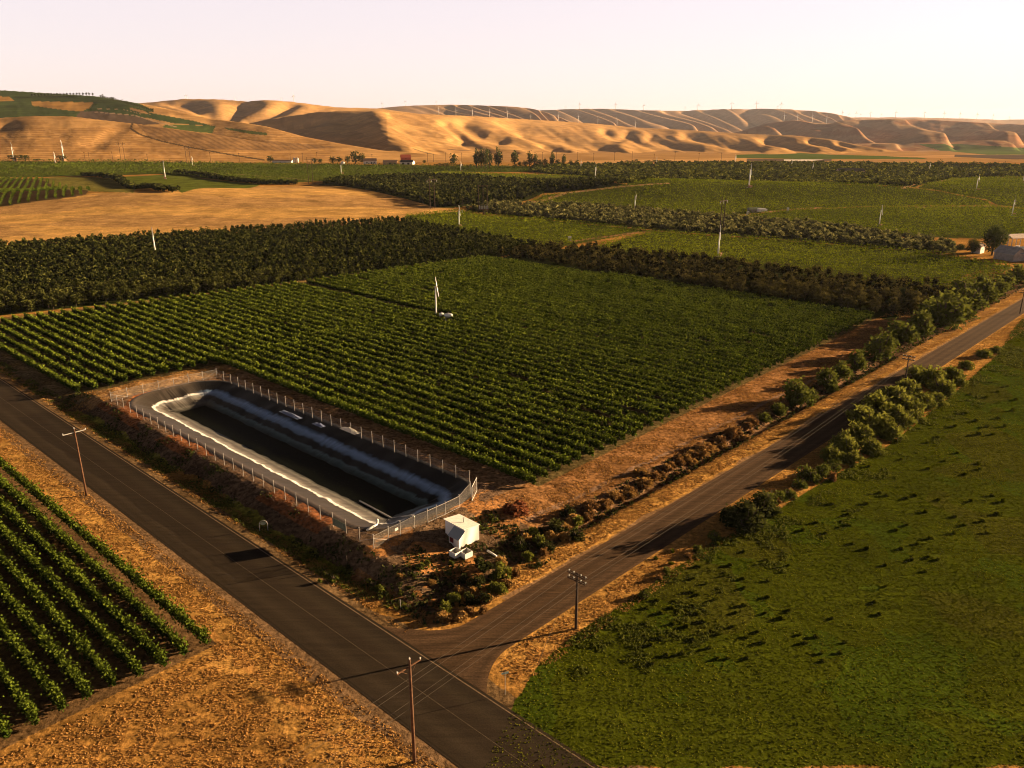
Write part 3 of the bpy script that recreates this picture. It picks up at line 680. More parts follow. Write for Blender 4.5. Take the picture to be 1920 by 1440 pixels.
SUNLIT_DUST = np.clip(np.maximum(1 - (LU - (PU0 + 8)) / 3.5, sstep(PV1 - 13, PV1 - 8, LVv) * (1 - sstep(PU1 - 8, PU1 - 4, LU))), 0, 1)
b = n.new('ShaderNodeBump'); b.inputs['Strength'].default_value = .6; b.inputs['Distance'].default_value = .12; l.new(rb.outputs[0], b.inputs['Height']); l.new(b.outputs[0], p.inputs['Normal'])
o = np_mesh('pond_liner', LV, LF, m, smooth=True, attrs=[('inset', 'POINT', 'FLOAT', LD), ('along', 'POINT', 'FLOAT', LA), ('sunlit_dust', 'POINT', 'FLOAT', SUNLIT_DUST)])
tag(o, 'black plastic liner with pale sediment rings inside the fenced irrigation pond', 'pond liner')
# water: dark, still, flecked with algae
wm = mat('dark_pond_water', (.006, .008, .006), .5, .02, noise=.5, nscale=1.2)
n = wm.node_tree.nodes; l = wm.node_tree.links; p = n['Principled BSDF']
tc = n.new('ShaderNodeTexCoord'); vz = n.new('ShaderNodeTexNoise'); vz.inputs['Scale'].default_value = 2.2; vz.inputs['Detail'].default_value = 8; vz.inputs['Roughness'].default_value = .8
l.new(tc.outputs['Object'], vz.inputs[0]); cr = n.new('ShaderNodeValToRGB'); cr.color_ramp.elements[0].position = .56; cr.color_ramp.elements[0].color = (.005, .006, .004, 1); cr.color_ramp.elements[1].position = .66; cr.color_ramp.elements[1].color = (.045, .055, .028, 1)
l.new(vz.outputs[0], cr.inputs[0]); l.new(cr.outputs[0], p.inputs['Base Color'])
q = rim_pts(6.2); X, Y = xy(q[:, 0], q[:, 1]); wz = -1.42
o = MB().poly([(x, y, wz) for x, y in zip(X, Y)]).build('water', wm); tag(o, kind='structure')

# ------------------------------------------------------------------ chain-link fence round the pond
fm = bpy.data.materials.new('chain_link_mesh'); fm.use_nodes = True; n = fm.node_tree.nodes; l = fm.node_tree.links
p = n['Principled BSDF']; p.inputs['Base Color'].default_value = (.30, .27, .24, 1); p.inputs['Roughness'].default_value = .6; p.inputs['Metallic'].default_value = .0
tcn = n.new('ShaderNodeAttribute'); tcn.attribute_name = 'mesh_uv'; sp = n.new('ShaderNodeSeparateXYZ'); l.new(tcn.outputs['Vector'], sp.inputs[0])
outs = []
for sg in (1, -1):
    x = n.new('ShaderNodeMath'); x.operation = 'MULTIPLY_ADD'; l.new(sp.outputs[1], x.inputs[0]); x.inputs[1].default_value = sg; l.new(sp.outputs[0], x.inputs[2])
    y = n.new('ShaderNodeMath'); y.operation = 'PINGPONG'; l.new(x.outputs[0], y.inputs[0]); y.inputs[1].default_value = .06
    z = n.new('ShaderNodeMath'); z.operation = 'LESS_THAN'; l.new(y.outputs[0], z.inputs[0]); z.inputs[1].default_value = .0045; outs.append(z)
mxm = n.new('ShaderNodeMath'); mxm.operation = 'MAXIMUM'; l.new(outs[0].outputs[0], mxm.inputs[0]); l.new(outs[1].outputs[0], mxm.inputs[1])
l.new(mxm.outputs[0], p.inputs['Alpha'])
def mesh_panel(name, A, B, h, parent, lift=.05):
    """A, B ground points (x, y, z)"""
    Lh = math.hypot(B[0] - A[0], B[1] - A[1])
    V = [(A[0], A[1], A[2] + lift), (B[0], B[1], B[2] + lift), (B[0], B[1], B[2] + h), (A[0], A[1], A[2] + h)]
    uvw = [(0, 0, 0), (Lh, 0, 0), (Lh, h, 0), (0, h, 0)]
    me = bpy.data.meshes.new(name); me.from_pydata(V, [], [(0, 1, 2, 3)]); at_ = me.attributes.new('mesh_uv', 'FLOAT_VECTOR', 'POINT')
    at_.data.foreach_set('vector', np.array(uvw, np.float32).ravel()); me.materials.append(fm)
    o = bpy.data.objects.new(name, me); col.objects.link(o)
    if parent: o.parent = parent
    return o
FC = [at(209, 753), at(407, 708), at(880, 906)]; FD = at(701, 1029); FE = [at(729, 1014), at(751, 1004), at(777, 990), at(802, 980), at(819, 972), at(835, 965), at(861, 952), at(882, 927)]
fence = empty('chain_link_fence', FD, 0, 'galvanised chain-link fence with thin steel posts all round the lined pond', 'fence')
def loc(p): return (p[0] - FD[0], p[1] - FD[1], p[2] - FD[2])
line = []
def run(A, B, step=3.05):
    Lh = math.hypot(B[0] - A[0], B[1] - A[1]); k = max(1, round(Lh / step)); out = []
    for i in range(k + 1):
        x = A[0] + (B[0] - A[0]) * i / k; y = A[1] + (B[1] - A[1]) * i / k; out.append((x, y, tz(x, y)))
    return out
near_side = run(FD, FC[0], 3.0); left_side = run(FC[0], FC[1], 3.1); far_side = run(FC[1], FC[2], 3.0)
posts = near_side + left_side[1:] + far_side[1:]
post0 = MB().tube([(0, 0, -.3), (0, 0, 1.95)], .024, 6).box((0, 0, 1.97), (.09, .09, .04)).build('post', M['galv'], fence)
first = True
for k, q in enumerate(posts + FE):
    o = post0 if first else post0.copy()
    if not first: col.objects.link(o)
    first = False; o.parent = fence; o.location = loc(q)
    if k in (0, len(near_side) - 1, len(near_side) + len(left_side) - 2): o.scale = (1.8, 1.8, 1.08)
def mesh_run(pts, nm):
    V = []; W = []; Fq = []; s = 0
    for i, q in enumerate(pts):
        if i: s += math.hypot(q[0] - pts[i - 1][0], q[1] - pts[i - 1][1])
        a_ = loc(q); V += [(a_[0], a_[1], a_[2] + .04), (a_[0], a_[1], a_[2] + 1.85)]; W += [(s, 0, 0), (s, 1.85, 0)]
        if i: Fq.append((2 * i - 2, 2 * i, 2 * i + 1, 2 * i - 1))
    me = bpy.data.meshes.new(nm); me.from_pydata(V, [], Fq); at_ = me.attributes.new('mesh_uv', 'FLOAT_VECTOR', 'POINT'); at_.data.foreach_set('vector', np.array(W, np.float32).ravel())
    me.materials.append(fm); o = bpy.data.objects.new(nm, me); col.objects.link(o); o.parent = fence
    MB().tube([(loc(q)[0], loc(q)[1], loc(q)[2] + 1.86) for q in pts], .014, 4, False).build('top_wire', M['galv'], fence)
mesh_run(near_side, 'wire_mesh'); mesh_run(left_side, 'wire_mesh'); mesh_run(far_side, 'wire_mesh'); mesh_run([near_side[0]] + FE, 'wire_mesh')
# braces at the corner posts and the two closed gate leaves near the shed
br = MB()
for A_, B_ in ((near_side[0], near_side[1]), (near_side[0], FE[0]), (left_side[-1], left_side[-2]), (left_side[-1], far_side[1]), (left_side[0], left_side[1])):
    a_, b_ = loc(A_), loc(B_); br = MB().tube([(a_[0], a_[1], a_[2] + 1.5), (b_[0], b_[1], b_[2] + .15)], .025, 5).build('brace', M['galv'], fence)
for A_, B_ in ((FE[3], FE[5]), (FE[5], FE[6])):
    a_, b_ = loc(A_), loc(B_); g = MB()
    for hz_ in (.08, 1.84): g.tube([(a_[0], a_[1], a_[2] + hz_), (b_[0], b_[1], b_[2] + hz_)], .032, 6)
    for p_ in (a_, b_): g.tube([(p_[0], p_[1], p_[2] + .08), (p_[0], p_[1], p_[2] + 1.84)], .03, 6)
    g.build('gate_frame', M['galv'], fence)
lg = empty('open_gate_leaf', at(885, 940), 0, 'tall mesh gate leaf standing open at the far corner of the pond fence', 'gate')
b0 = at(885, 940); b1 = at(894, 921); d = (b1[0] - b0[0], b1[1] - b0[1], b1[2] - b0[2])
g = MB(); 
for k in (0, 1): g.tube([(d[0] * k, d[1] * k, d[2] * k), (d[0] * k, d[1] * k, d[2] * k + 2.3)], .035, 6)
for z in (.1, 2.28): g.tube([(0, 0, z), (d[0], d[1], d[2] + z)], .03, 6)
g.build('frame', M['white'], lg); mesh_panel('wire_mesh', (0, 0, 0), d, 2.25, lg)
# faded banner and small notice on the fence
def lerp(A, B, t): return tuple(A[i] + (B[i] - A[i]) * t for i in range(3))
def board(name, A, B, z0, z1, rgb, label, cat, th=.03):
    m_ = mat(name + '_paint', rgb, .6, .2, noise=.3, nscale=4); nx, ny = -(B[1] - A[1]), B[0] - A[0]; Lh = math.hypot(nx, ny); nx, ny = nx / Lh * th, ny / Lh * th
    c = MB(); q = []
    for s in (0, 1):
        for (P_, z) in ((A, z0), (B, z0), (B, z1), (A, z1)): q.append((P_[0] + nx * (s + 1.5) - A[0], P_[1] + ny * (s + 1.5) - A[1], P_[2] + z - A[2]))
    c.v = q; c.f = [(0, 1, 2, 3), (7, 6, 5, 4), (0, 4, 5, 1), (1, 5, 6, 2), (2, 6, 7, 3), (3, 7, 4, 0)]
    o = c.build(name, m_, None, loc=A); return tag(o, label, cat)
board('banner', near_side[2], near_side[3], .35, 1.45, (.20, .22, .15), 'faded green banner tied to the near side of the pond fence', 'banner')
board('notice', lerp(FE[1], FE[2], -.35), lerp(FE[1], FE[2], -.12), 1.0, 1.4, (.75, .72, .68), 'small white notice on the pond fence beside its near corner', 'sign')

# ------------------------------------------------------------------ shed with lean-to, bins and pipes
A0 = at(860.4, 1030.7); A2 = at(898.3, 1011.7)
u0, v0 = uv(A0[0], A0[1]); u2, v2 = uv(A2[0], A2[1]); zb = min(A0[2], A2[2]) - .05
c_ = up0(872, 997, zb + 2.75); u1, _ = uv(float(c_[0]), float(c_[1])); c_ = up0(830.5, 976.5, zb + 2.75); _, v1 = uv(float(c_[0]), float(c_[1]))
print('shed', u0, u1, u2, v0, v2, v1, zb)
rz = math.atan2(A2[1] - A0[1], A2[0] - A0[0]); Lw = math.hypot(A2[0] - A0[0], A2[1] - A0[1])
shed = empty('pump_shed', (A0[0], A0[1], zb), rz, 'white corrugated pump shed with a flat roof and small lean-to beside the pond', 'shed')
cm = bpy.data.materials.new('white_corrugated_metal'); cm.use_nodes = True; n = cm.node_tree.nodes; l = cm.node_tree.links; p = n['Principled BSDF']
p.inputs['Base Color'].default_value = (.82, .79, .78, 1); p.inputs['Roughness'].default_value = .45
tc = n.new('ShaderNodeTexCoord'); wv = n.new('ShaderNodeTexWave'); wv.inputs['Scale'].default_value = 1.6; l.new(tc.outputs['Object'], wv.inputs[0])
cr = n.new('ShaderNodeValToRGB'); cr.color_ramp.elements[0].color = (.55, .52, .5, 1); cr.color_ramp.elements[1].position = .25; cr.color_ramp.elements[1].color = (.84, .81, .79, 1); l.new(wv.outputs[0], cr.inputs[0]); l.new(cr.outputs[0], p.inputs['Base Color'])
b = n.new('ShaderNodeBump'); b.inputs['Distance'].default_value = .04; l.new(wv.outputs[0], b.inputs['Height']); l.new(b.outputs[0], p.inputs['Normal'])
lu = min(max(u1 - u0, 1.1), 2.0); dp = min(max(v1 - v0, 3.5), 5.5) * 1.08; ad = 2.0; H0, H1 = 2.65, 2.35
w_ = MB()
w_.poly([(lu, 0, 0), (Lw, 0, 0), (Lw, 0, H1), (lu, 0, H0)]); w_.poly([(Lw, 0, 0), (Lw, dp, 0), (Lw, dp, H1), (Lw, 0, H1)])
w_.poly([(Lw, dp, 0), (lu, dp, 0), (lu, dp, H0), (Lw, dp, H1)]); w_.poly([(lu, dp, 0), (lu, 0, 0), (lu, 0, H0), (lu, dp, H0)])
w_.build('wall', cm, shed)
rf = MB(); o_ = .12
rf.v = [(lu - .25, -o_, H0 + .05), (Lw + o_, -o_, H1 + .0), (Lw + o_, dp + o_, H1), (lu - .25, dp + o_, H0 + .05), (lu - .25, -o_, H0 + .12), (Lw + o_, -o_, H1 + .07), (Lw + o_, dp + o_, H1 + .07), (lu - .25, dp + o_, H0 + .12)]
rf.f = [(3, 2, 1, 0), (4, 5, 6, 7), (0, 1, 5, 4), (1, 2, 6, 5), (2, 3, 7, 6), (3, 0, 4, 7)]
ro = rf.build('roof', M['white'], shed)
MB().tube([(1.3 + lu, dp * .42, H0 - .1), (1.3 + lu, dp * .42, H0 + .55)], .07, 8).box((1.3 + lu, dp * .42, H0 + .57), (.2, .2, .06)).build('vent_pipe', M['galv'], ro)
le = MB(); h0, h1 = 1.45, 2.3
le.poly([(0, -.003, 0), (lu, -.003, 0), (lu, -.003, h1), (0, -.003, h0)]); le.poly([(0, ad, 0), (0, 0, 0), (0, 0, h0), (0, ad, h0)]); le.poly([(lu, ad, 0), (0, ad, 0), (0, ad, h0), (lu, ad, h1)])
an = le.build('lean_to', cm, shed)
r2 = MB(); r2.v = [(-.12, -.1, h0 - .03), (lu - .02, -.1, h1 + .04), (lu - .02, ad + .1, h1 + .04), (-.12, ad + .1, h0 - .03), (-.12, -.1, h0 + .03), (lu - .02, -.1, h1 + .10), (lu - .02, ad + .1, h1 + .10), (-.12, ad + .1, h0 + .03)]
r2.f = [(3, 2, 1, 0), (4, 5, 6, 7), (0, 1, 5, 4), (1, 2, 6, 5), (2, 3, 7, 6), (3, 0, 4, 7)]
r2.build('lean_to_roof', mat('blue_grey_metal', (.30, .34, .38), .5), an)
MB().box((-.02, ad * .72, .95), (.04, .75, .7)).build('window', mat('dark_red_board', (.10, .012, .010), .6), an)
def bin_(px, py, rot, label):
    q = at(px, py); e_ = empty('open_bin', q, rz + rot, label, 'bin', 'open bins by the pump shed'); a, b2, h, t = 1.25, 1.2, .78, .05
    k = MB()
    k.box((0, -b2 / 2 + t / 2, h / 2 + .1), (a, t, h)).box((0, b2 / 2 - t / 2, h / 2 + .1), (a, t, h)).box((-a / 2 + t / 2, 0, h / 2 + .1), (t, b2 - 2 * t - .004, h - .004)).box((a / 2 - t / 2, 0, h / 2 + .1), (t, b2 - 2 * t - .004, h - .004))
    k.build('wall', M['white'], e_); MB().box((0, 0, .12), (a - 2 * t - .01, b2 - 2 * t - .01, .05)).build('floor', mat('soiled_plywood', (.12, .07, .045)), e_)
    s_ = MB(); s_.box((-.5, 0, .05), (.1, 1.1, .1)).box((.5, 0, .05), (.1, 1.1, .1)); s_.build('skid', M['bark'], e_)
bin_(854.5, 1043, .03, 'white open fruit bin under the lean-to of the pump shed, the one partly shaded'); bin_(874, 1044, -.04, 'white open fruit bin in full sun at the near corner of the pump shed')
def pipe(name, pts, r, label, cat, mt=None, loc0=None):
    p0_ = pts[0]; o = MB().tube([(q[0] - p0_[0], q[1] - p0_[1], q[2] - p0_[2]) for q in pts], r, 10).build(name, mt or M['white'], None, True, loc=p0_); return tag(o, label, cat)
q1, q2 = at(913.7, 1036), at(931, 1046)
pipe('loose_pipe', [(q1[0], q1[1], q1[2] + .3), (q2[0], q2[1], q2[2] + .22)], .14, 'loose white pipe lying in the weeds right of the pump shed', 'pipe')
q1, q2 = at(924, 1086), at(944, 1076)
pipe('culvert', [(q1[0], q1[1], q1[2] + .25), (q2[0], q2[1], q2[2] + .25)], .3, 'grey concrete culvert half hidden in the weeds between shed and gravel road', 'pipe', mat('old_concrete', (.3, .27, .24), noise=.3))
def upz(px, py, z): x, y = up0(px, py, z); return (float(x), float(y), z)
q = at(692, 992)
e1 = upz(704, 984, 1.35); pipe('inlet_pipe', [upz(688, 994, 1.75), upz(700, 987, 1.75), upz(706.5, 983, 1.78), upz(707.5, 979, 2.0), upz(707.5, 974, 2.45)], .17, 'white pipe with an upturned elbow at the near corner of the pond', 'pipe')
pipe('intake_pipe', [upz(674, 939, -1.3), upz(735, 972, -1.25), upz(752, 969.5, -.6), upz(771, 966, .75), upz(776, 969, 1.0)], .13, 'long bent white intake pipe running down into the dark pond water', 'pipe')
# crumpled white plastic sheet on the far bank, and liner painted sky-reflection blue
def crumple(px, py, L_, W_, hgt, rgb, label, rot):
    x0, y0, z0 = at(px, py); n_ = 26; g_ = np.linspace(-.5, .5, n_); a_, b_ = np.meshgrid(g_, g_)
    x = a_ * L_; y = b_ * W_; rr_ = np.hypot(a_, b_) * 2; z = hgt * np.clip(1 - rr_ ** 2, 0, 1) * (.35 + 1.1 * fbm(x + px, y * 2.3, .45, 3)) - .02
    ed = 1 + .25 * (fbm(x, y, .6, 2) - .5); x = x * ed; y = y * ed; c, s = math.cos(rot), math.sin(rot)
    X = x * c - y * s; Y = x * s + y * c; Z = terrain(X.ravel() + x0, Y.ravel() + y0).reshape(X.shape) - z0 + z + .06
    o = np_mesh('plastic_sheet', np.stack([X.ravel(), Y.ravel(), Z.ravel()], 1), np.array([(i * n_ + j, i * n_ + j + 1, (i + 1) * n_ + j + 1, (i + 1) * n_ + j) for i in range(n_ - 1) for j in range(n_ - 1)]), mat('sheet_plastic', rgb, .4, .4), loc=(x0, y0, z0))
    return tag(o, label, 'plastic sheet')
crumple(657, 808, 5.0, 1.5, .5, (.75, .72, .68), 'crumpled white plastic sheet on the far bank of the pond', R(137.5))
crumple(545, 778, 6.5, 1.3, .35, (.16, .20, .34), 'crumpled liner over the far pond rim, sky reflection painted blue, longer of the two', R(137.5))
crumple(598, 797, 3.0, 1.2, .4, (.14, .17, .30), 'crumpled liner over the far pond rim, sky reflection painted blue, nearer the white sheet', R(137.5))
# hoop marker, stakes
hp_ = at(495, 996); hm_ = empty('hoop_marker', hp_, R(20), 'steel hoop marker with an oval plate on the verge between road and pond bank', 'marker')
MB().tube([(-.55, 0, -.1), (-.55, 0, 1.2), (-.42, 0, 1.5), (-.2, 0, 1.65), (.2, 0, 1.65), (.42, 0, 1.5), (.55, 0, 1.2), (.55, 0, -.1)], .045, 6).build('hoop', M['galv'], hm_)
MB().tube([(0, .03, 1.25), (0, -.03, 1.25)], .01, 18).build('plate', mat('dull_plate', (.3, .33, .22), .6), hm_)
bpy.data.objects['plate'].data.transform(__import__('mathutils').Matrix.Diagonal((1, 1, 1, 1)))
for v_ in bpy.data.objects['plate'].data.vertices:
    if abs(v_.co.x) + abs(v_.co.z - 1.25) > 0: v_.co.x *= 38; v_.co.z = 1.25 + (v_.co.z - 1.25) * 26
for px, py, h_, lb in ((651, 1062, 1.6, 'thin grey stake standing in the rubble below the near pond corner'), (751, 1140, 1.1, 'short pale wooden stake in the weeds near the road junction'), (300, 1240, 1.4, 'wooden end stake of a vine row in the lower left vineyard')):
    q = at(px, py); tag(MB().box((0, 0, h_ / 2), (.09, .09, h_)).box((0, 0, h_), (.11, .11, .05)).build('stake', M['dkpole'] if px < 700 else M['galv'], None, loc=q), lb, 'stake')
# ------------------------------------------------------------------ vine rows
NUMS = ['first', 'second', 'third', 'fourth', 'fifth', 'sixth', 'seventh', 'eighth', 'ninth', 'tenth', 'eleventh', 'twelfth']
def vine_row(u, spans, dens0, size0, D0, r, wide=1.0):
    """leaf centres of one row at u over the v spans; clumpy canopy held up by wires"""
    cs = []; sz = []; vr = []
    for (va, vb) in spans:
        Lr = vb - va
        if Lr < 3: continue
        m_ = (va + vb) / 2; X, Y = xy(u, m_); 
        n_ = int(Lr * dens0 * 1.25); t = va + Lr * r.random(n_)
        X, Y = xy(u, t); D = np.hypot(X, Y); keep = r.random(n_) < np.clip((D0 / D) ** .75, .3, 1); t = t[keep]; D = D[keep]; n_ = len(t)
        plant = vnoise(t / 1.9 + u * 3.7, t * 0 + u * 1.3); tall = 1.40 + .5 * plant + .25 * vnoise(t / 14, t * 0 + u)
        gap = vnoise(t / 5 + u * 9, t * 0 + 7.7 + u) < .10
        zz = .3 + (tall - .3) * r.random(n_) ** .75; side = r.normal(size=n_) * (.13 + .14 * plant) * wide
        zz = np.where(gap, .3 + .5 * r.random(n_), zz)
        # stray shoots
        sh = r.random(n_) < .06; zz = np.where(sh, tall + .35 * r.random(n_), zz); side = np.where(sh, side * 1.8, side)
        X, Y = xy(u + side, t); cs.append(np.stack([X, Y, zz], 1)); sz.append(size0 * (D / D0) ** .35 * (.7 + .6 * r.random(n_)))
        vr.append(np.clip(.25 + .5 * (zz - .6) + .5 * (r.random(n_) - .5) + .35 * (fbm(X, Y, 30, 2) - .5), 0, 1))  # leaves darker lower down: canopy shade painted into their tone
        # dense sheet of dark inner leaves added along the row to block low sun
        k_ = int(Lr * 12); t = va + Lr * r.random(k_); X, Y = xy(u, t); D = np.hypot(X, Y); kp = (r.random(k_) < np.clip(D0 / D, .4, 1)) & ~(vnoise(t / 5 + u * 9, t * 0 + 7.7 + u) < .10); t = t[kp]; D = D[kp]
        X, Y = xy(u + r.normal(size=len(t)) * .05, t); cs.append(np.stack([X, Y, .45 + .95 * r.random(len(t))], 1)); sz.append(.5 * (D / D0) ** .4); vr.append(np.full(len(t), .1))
    if not cs: return None
    cs = np.vstack(cs); sz = np.concatenate(sz); vr = np.concatenate(vr); cs[:, 2] += terrain(cs[:, 0], cs[:, 1]); return cs, sz, vr
r3 = np.random.default_rng(21)
def left_end(u): return float(np.interp(u, [54, 64, 150, 237], [229, 257, 241, 231])) 
rows = []
u = 54.3
while u < 236: rows.append(u); u += 3.05
def row_label(k):
    near_pond = 10
    if k < near_pond: return '%s vine row from the paved road, ending just left of the pond' % NUMS[k]
    if k < near_pond + 10: return '%s long vine row behind the far side of the pond fence' % NUMS[k - near_pond]
    if k > len(rows) - 9: return '%s vine row from the tall brown orchard band at the back of the big vineyard' % NUMS[len(rows) - 1 - k]
    return 'one of the many alike vine rows in the middle of the big vineyard'
vineyard_gap = 150.8
for k, u in enumerate(rows):
    ve = left_end(u) if abs(u - vineyard_gap) > 1.6 else 163.0
    if u < 84: spans = [(171.5 + max(0, 60 - u) * .3, ve)]
    else: spans = [(72.6 + r3.random() * .8, ve)]
    res = vine_row(u, spans, 62, .245, 110, r3)
    if res is None: continue
    X0, Y0 = xy(u, spans[0][0]); cs, sz, vr = res; z0 = tz(X0, Y0)
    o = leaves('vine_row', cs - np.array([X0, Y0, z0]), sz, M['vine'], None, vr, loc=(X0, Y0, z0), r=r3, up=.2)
    tag(o, row_label(k), 'vine row', 'rows of the big vineyard')
u = 31.3; k = 0
while u > -32:
    res = vine_row(u, [(73.6 + r3.random() * .6 + k * .1, 212)], 125, .20, 95, r3, 1.15); X0, Y0 = xy(u, 73.6); cs, sz, vr = res; z0 = tz(X0, Y0)
    o = leaves('vine_row', cs - np.array([X0, Y0, z0]), sz, M['vine'], None, vr * .5, loc=(X0, Y0, z0), r=r3, up=.2)
    tag(o, ('%s vine row from the paved road in the lower left vineyard' % NUMS[k]) if k < 12 else 'one of the outermost vine rows at the left edge of the lower left vineyard', 'vine row', 'rows of the lower left vineyard')
    u -= 2.42; k += 1
# grassy strips between the rows: short stubble and weeds
# ------------------------------------------------------------------ orchards
def crown_pts(h, w, n, r, base=.16, loose=1.0):
    """leaf centres in an uneven crown: clumps strung through the volume"""
    k = max(4, n // 9); c = r.normal(size=(k, 3)); c /= np.linalg.norm(c, axis=1, keepdims=True); c *= (r.random((k, 1)) ** .4)
    c[:, 0] *= w * .42; c[:, 1] *= w * .42; c[:, 2] = h * (base + (1 - base) * (.5 + c[:, 2] * .46))
    i = r.integers(0, k, n); p = c[i] + r.normal(size=(n, 3)) * np.array([w, w, h * .6]) * .075 * loose
    p[:, 2] = np.clip(p[:, 2], h * base * .6, h * 1.06); return p, (r.random(k))[i]
def tree_at(name, loc_, h, w, mt, n, ls, seed, label=None, cat='tree', group=None, base=.16, trunk_r=.10, aspect=1.0, limbs=4):
    r = np.random.default_rng(seed); e_ = empty(name, loc_, 0, label, cat, group)
    t = MB().tube([(0, 0, -.2), (.03 * h * (r.random() - .5), .02 * h, h * .35), (0, 0, h * .72)], [trunk_r, trunk_r * .7, trunk_r * .25], 6)
    t.build('trunk', M['bark'], e_)
    tr = [o for o in bpy.data.objects if o.parent == e_][0] if False else None
    lm = MB()
    for j in range(limbs):
        a = 2 * math.pi * (j + r.random()) / limbs; z0 = h * (.22 + .3 * r.random()); lm.tube([(0, 0, z0), (w * .2 * math.cos(a), w * .2 * math.sin(a), z0 + h * .14), (w * .38 * math.cos(a), w * .38 * math.sin(a), z0 + h * .3)], [trunk_r * .5, trunk_r * .35, trunk_r * .1], 4)
    lm.build('limbs', M['bark'], e_)
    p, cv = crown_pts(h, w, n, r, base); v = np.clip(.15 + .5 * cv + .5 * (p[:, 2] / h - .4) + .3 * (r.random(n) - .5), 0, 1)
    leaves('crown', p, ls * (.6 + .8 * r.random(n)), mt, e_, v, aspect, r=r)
    return e_
def clones(proto, spots, r, smin=.85, smax=1.18, zs=.12, label=None):
    """copies of a thing with copies of its parts; proto itself takes the first spot"""
    kids_of(proto); out = []
    for i, q in enumerate(spots):
        o = proto if i == 0 else copy_tree(proto)
        s = smin + (smax - smin) * r.random(); s *= q[3] if len(q) > 3 else 1
        o.location = q[:3]; o.scale = (s, s, s * (1 - zs + 2 * zs * r.random())); o.rotation_euler = (0, 0, r.random() * 6.28)
        if label: o['label'] = label
        out.append(o)
    return out
def grid_in(P_, du, dv_, r, jit=.35, ang=47.5):
    c, s = math.cos(R(ang)), math.sin(R(ang)); a = P_[:, 0] * c + P_[:, 1] * s; b = -P_[:, 0] * s + P_[:, 1] * c
    A, B = np.meshgrid(np.arange(a.min(), a.max(), du), np.arange(b.min(), b.max(), dv_), indexing='ij')
    A = A.ravel() + (r.random(A.size) - .5) * jit; B = B.ravel() + (r.random(B.size) - .5) * jit * dv_
    X = A * c - B * s; Y = A * s + B * c; m_ = inpoly(X, Y, P_) & (np.abs(X) < Y * .80 + 25); return X[m_], Y[m_]
r4 = np.random.default_rng(5)
def big_trees(X, Y, Z, h, w, n_q, ls, mt, name, label, cat, r, hvar=.2):
    """many trees as one mesh: used for the far part of an orchard"""
    D = np.hypot(X, Y); cs = []; sz = []; vr = []
    H_ = h * (1 - hvar + 2 * hvar * r.random(len(X))) ; W_ = w * (.85 + .3 * r.random(len(X)))
    nq = np.maximum(6, (n_q * np.clip((260 / D) ** 1.5, .05, 1)).astype(int)); idx = np.repeat(np.arange(len(X)), nq); n_ = len(idx)
    d = r.normal(size=(n_, 3)); d /= np.linalg.norm(d, axis=1, keepdims=True); d *= (.55 + .5 * r.random((n_, 1)))
    core = r.random(n_) < .22; d[core] *= .45
    tv = r.random(len(X)); zr = .5 + .5 * d[:, 2]
    wdt = W_[idx] * .5 * (1.1 - .35 * zr)
    p = np.stack([X[idx] + d[:, 0] * wdt, Y[idx] + d[:, 1] * wdt, Z[idx] + H_[idx] * (.14 + .86 * zr)], 1)
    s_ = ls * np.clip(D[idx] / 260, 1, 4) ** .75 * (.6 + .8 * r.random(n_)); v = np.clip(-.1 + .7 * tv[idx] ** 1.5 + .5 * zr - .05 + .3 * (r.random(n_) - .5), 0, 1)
    s_ = np.where(core, s_ * 2.0, s_); v = np.where(core, 0, v)  # bigger core leaves added to block sunlight, painted darkest as crown shade
    o = leaves(name, p, s_, mt, None, v, r=r); tag(o, label, cat, kind='stuff'); return o
# left orchard: the nearest trees one by one
X, Y = grid_in(P['orch_left'], 3.0, 4.3, r4, .6); D = np.hypot(X, Y)
vis = (np.abs(X) < Y * .70); order = np.argsort(np.where(vis, D, 1e9)); near_i = order[:190]
rest = np.ones(len(X), bool); rest[near_i] = False
Z = terrain(X, Y)
protos = [tree_at('orchard_tree', (0, 0, 0), 3.8, 2.7, M['orchard'], 300, .36, 100 + q, 'dark green orchard tree in the front of the big orchard beyond the vineyard', 'tree', 'trees along the front of the big orchard', .10) for q in range(5)]
for q in range(5): clones(protos[q], [(X[i], Y[i], Z[i]) for i in near_i[q::5]], r4, .85, 1.2)
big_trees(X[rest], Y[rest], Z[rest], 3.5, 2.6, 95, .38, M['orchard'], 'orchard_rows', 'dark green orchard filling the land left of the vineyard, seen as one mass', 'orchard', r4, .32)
# brown-green orchard band
X, Y = grid_in(P['orch_band'], 3.4, 4.6, r4, .9); D = np.hypot(X, Y); Z = terrain(X, Y)
Pb = P['orch_band']; ub, _ = uv(X, Y); fr = np.argsort(D)[:100]; rest = np.ones(len(X), bool); rest[fr] = False
protos = [tree_at('orchard_tree', (0, 0, 0), 4.0, 3.3, M['orchard_brown'], 300, .38, 200 + q, 'brownish loose orchard tree at the right end of the orchard band behind the vineyard', 'tree', 'trees at the right end of the orchard band', .08) for q in range(4)]
for q in range(4): clones(protos[q], [(X[i], Y[i], Z[i]) for i in fr[q::4]], r4, .8, 1.25)
big_trees(X[rest], Y[rest], Z[rest], 3.7, 3.3, 110, .42, M['orchard_brown'], 'orchard_band', 'brownish orchard band between the big vineyard and the bright vineyard behind it', 'orchard', r4, .3)
X, Y = grid_in(P['orch_tri'], 4.5, 5.5, r4, 1.2); big_trees(X, Y, terrain(X, Y), 5.2, 4.8, 90, .6, M['orchard'], 'far_orchard', 'dark orchard wedge right of the golden hill', 'orchard', r4)
X, Y = grid_in(P['olive'], 3.4, 4.6, r4, 1.6); big_trees(X, Y, terrain(X, Y), 3.3, 4.0, 80, .55, M['olive'], 'shrubby_orchard', 'grey-green shrubby orchard strip crossing the middle of the valley', 'orchard', r4, .3)
